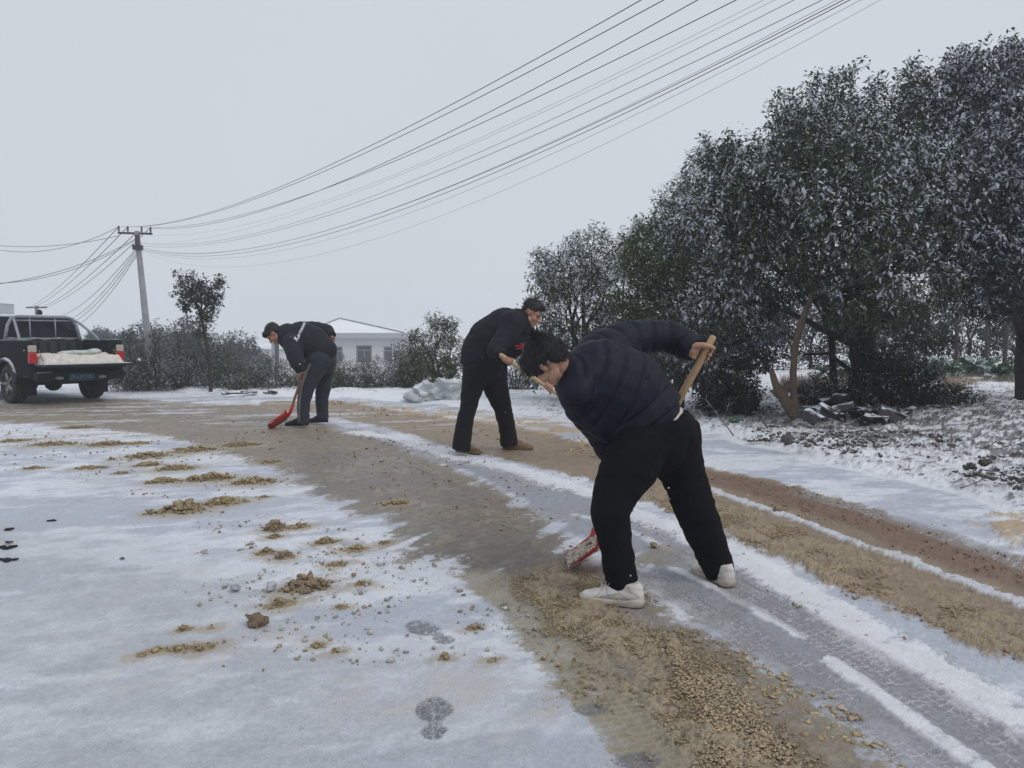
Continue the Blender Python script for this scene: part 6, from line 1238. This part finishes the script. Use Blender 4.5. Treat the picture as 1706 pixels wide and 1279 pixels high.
    def scatter(polypx, n, rmin, rmax, cols, seed, pw=3.0, z=.0, clump=.0, zs=1.0, base=ICO1, cf=2.2, flat=.7):
        gg = np.random.default_rng(seed); pts = g2(polypx); xs = [p[0] for p in pts]; ys = [p[1] for p in pts]
        x = gg.uniform(min(xs), max(xs), n); y = gg.uniform(min(ys), max(ys), n)*1.0; k = poly_sdf(x, y, pts)+(fbm(x*4, y*4, seed+50, 3)-.5)*.45+(gg.random(n)-.5)*.12 > 0
        if clump: k &= fbm(x*cf, y*cf, seed, 4, .6) > clump
        x, y = x[k], y[k]; r = rmin+(rmax-rmin)*gg.random(len(x))**pw; C = np.stack([x, y, r*.2+z+zs*.0], 1); t = gg.random((len(x), 1)); col = np.array(cols[0])*(1-t)+np.array(cols[1])*t
        parts.append(lumps(C, r, col*(.75+.45*gg.random((len(x), 1))), seed, base, flat=flat))
    scatter([(850, 975), (990, 950), (1090, 1040), (1200, 1120), (1330, 1220), (1470, 1400), (1150, 1420), (1080, 1210), (960, 1080)], 30000, .0016, .0060, (TANC*1.25, OCH*.8), 1, 2.4, .007, .40)
    scatter([(1040, 1010), (1085, 1050), (1180, 1130), (1290, 1230), (1400, 1400), (1290, 1400), (1200, 1240), (1130, 1130), (1060, 1050)], 15000, .0016, .0068, (TANC*1.1, TANC*1.35), 2, 2.4, .014, .38, cf=6, base=ICO1, flat=.6)
    scatter([(1150, 1060), (1300, 1120), (1440, 1220), (1560, 1330), (1500, 1420), (1300, 1300), (1200, 1170)], 3200, .0022, .0125, (TANC*1.4, OCH*1.2), 3, 3.2, .002, .52, base=ICO1, flat=.45, cf=7)
    scatter([(830, 1000), (1010, 1000), (1130, 1240), (1250, 1420), (1120, 1420), (1000, 1200), (900, 1080)], 1500, .002, .009, (TANC, OCH*.8), 4, 3, .004, .44)
    scatter([(1090, 800), (1300, 880), (1500, 970), (1706, 1060), (2000, 1200), (2000, 1240), (1706, 1112), (1500, 1030), (1240, 900), (1090, 840)], 34000, .0020, .0085, (TANC*1.15, np.array([.32, .235, .14])), 5, 2.8, .006, .46, cf=7)
    scatter([(1000, 752), (1300, 808), (1540, 880), (1706, 945), (2000, 1060), (2000, 1120), (1706, 985), (1400, 880), (1170, 805)], 5000, .0025, .009, (np.array([.21, .135, .095]), np.array([.25, .17, .115])), 6, 2.6, .002, .42)
    scatter([(560, 668), (760, 686), (1000, 722), (1170, 770), (1170, 790), (950, 755), (700, 712), (500, 684)], 5000, .006, .024, (np.array([.42, .31, .19]), OCH), 7, 3, .004, .50)
    scatter([(600, 745), (900, 845), (1010, 930), (960, 950), (700, 850), (480, 760)], 2500, .003, .012, (TANC, OCH), 8, 3.4, .003, .50)
    scatter([(400, 690), (900, 770), (1100, 870), (900, 880), (600, 770), (330, 730)], 2600, .004, .016, (TANC, BRC), 9, 3.4, .003, .50)
    scatter([(0, 715), (300, 728), (480, 790), (620, 880), (760, 950), (860, 1040), (980, 1150), (900, 1180), (640, 1130), (400, 1110), (200, 1120), (330, 960), (380, 860), (100, 800), (-50, 780)], 7000, .0025, .013, (TANC, OCH), 10, 3.6, .003, .50)
    scatter([(330, 870), (560, 870), (820, 1000), (900, 1100), (560, 1110), (380, 1060)], 1500, .003, .014, (TANC, np.array([.48, .50, .50])), 11, 3.2, .003, .45)
    scatter([(1000, 850), (1200, 900), (1450, 1030), (1706, 1160), (1706, 1200), (1400, 1050), (1100, 900)], 900, .002, .010, (TANC, OCH), 12, 3.2, .002, .45)
    V, Fq, K = merge(parts); tag(npmesh('slush_crumbs', V, Fq, SLM, smooth=True, cols={'albedo': np.clip(K, 0, 1)}), 'crumbs of tan slush strewn over the road and snow', 'slush', kind='stuff')
    # load of slush on the nearest shovel
    T = G(946, 938, .012); H = P(1003, 905, 4.0); gg = np.random.default_rng(5); n = 170; t = gg.random(n)*.85+.08; u = (gg.random(n)-.5)*.22; wd = np.array([.12, 1, 0]); wd /= np.linalg.norm(wd); T_ = np.array(T); B_ = np.array(H)-T_
    C = T_+B_*t[:, None]+wd*u[:, None]; C[:, 2] += .019+.03*gg.random(n)*(1-np.abs(u)/.14)*(.5+t*.5); r = .007+.012*gg.random(n); org = T_
    V, Fq, K = lumps(C-org, r, PALE*(.75+.4*gg.random((n, 1))), 88, ICO2); o = npmesh('scooped_slush', V, Fq, SLM, smooth=True, cols={'albedo': np.clip(K, 0, 1)}); o.location = T; tag(o, 'scoop of pale slush lying in the nearest red shovel blade', 'slush')
    # soil clods of the verge
    parts.clear(); SO = np.array([.07, .06, .055])
    scatter([(1240, 745), (1500, 790), (1706, 850), (1900, 900), (1900, 800), (1706, 760), (1500, 735), (1300, 722)], 6500, .005, .030, (SO, SO*1.6), 20, 3.6, .12, .50, cf=2.6)
    scatter([(1170, 700), (1340, 716), (1500, 725), (1706, 735), (1706, 700), (1500, 690), (1180, 684)], 1800, .006, .030, (SO, SO*1.6), 21, 3, .14, .40)
    V, Fq, K = merge(parts); o = npmesh('soil_clods', V, Fq, snowcap(mat('soil_clod', attr='albedo', rough=.95, noise=.2, nscale=40), .75, 1.05, 12, .9, .45), smooth=True, cols={'albedo': np.clip(K, 0, 1)}); tag(o, 'dark soil clods powdered with snow on the right verge', 'soil', kind='stuff')
    # dark scraps at the left edge
    for i, (px, py, w, lb) in enumerate([(14, 883, .04, 'small dark scrap at the left edge of the snow, topmost'), (15, 905, .03, 'small dark scrap at the left edge of the snow, second'), (17, 914, .055, 'largest dark scrap at the left edge of the snow'), (15, 933, .045, 'small dark scrap at the left edge of the snow, lowest'), (86, 868, .028, 'tiny dark scrap on the open left snow'), (205, 932, .02, 'thin leaf stalk lying on the open left snow')]):
        c = G(px, py); n = 4; gg = np.random.default_rng(i); V, Fq, K = lumps(np.stack([gg.normal(0, w*.4, n), gg.normal(0, w*.3, n), np.full(n, .004)], 1), np.full(n, w*.42), np.tile([.02, .02, .025], (n, 1)), i+50, ICO2, .7, .28)
        o = npmesh('dark_scrap', V, Fq, SLM, cols={'albedo': K}); o.location = (c.x, c.y, .004); tag(o, lb, 'debris')
def flakes():
    g = np.random.default_rng(3); n = 420; Y = g.uniform(2.6, 15, n); px = g.uniform(-60, 1760, n); py = g.uniform(120, 1000, n); C = np.stack([(px-CX)/F*Y, Y, HC+(560-py)/F*Y], 1); C = C[C[:, 2] > .15]
    V, Fq, K = lumps(C, g.uniform(.0014, .0030, len(C)), np.tile([.85, .87, .9], (len(C), 1)), 9, ICO1, .4, 1.0); tag(npmesh('falling_snow', V, Fq, SLM, smooth=True, cols={'albedo': K}), 'sparse small snowflakes drifting down', 'snow', kind='stuff')
BRC = np.array([.22, .18, .14])
slush(); flakes()
# ------------------------------------------------------------------ haze
def haze():
    bm = bmesh.new(); x0, x1, y0, y1, z0, z1 = -170, 170, -12, 190, -4.2, 12
    add_box(bm, ((x0+x1)/2, (y0+y1)/2, (z0+z1)/2), (x1-x0, y1-y0, z1-z0))
    m = bpy.data.materials.new('haze_air'); m.use_nodes = True; t = m.node_tree; t.nodes.remove(t.nodes['Principled BSDF']); v = t.nodes.new('ShaderNodeVolumePrincipled')
    v.inputs['Color'].default_value = (.93, .96, 1.0, 1); v.inputs['Density'].default_value = HAZE_D; v.inputs['Anisotropy'].default_value = .2
    t.links.new(v.outputs[0], t.nodes['Material Output'].inputs['Volume']); m.cycles.homogeneous_volume = True
    o = bmobj('haze', bm, m); tag(o, 'pale winter haze filling the air', 'haze', kind='stuff'); o.display_type = 'WIRE'
HAZE_D = .0027
haze()
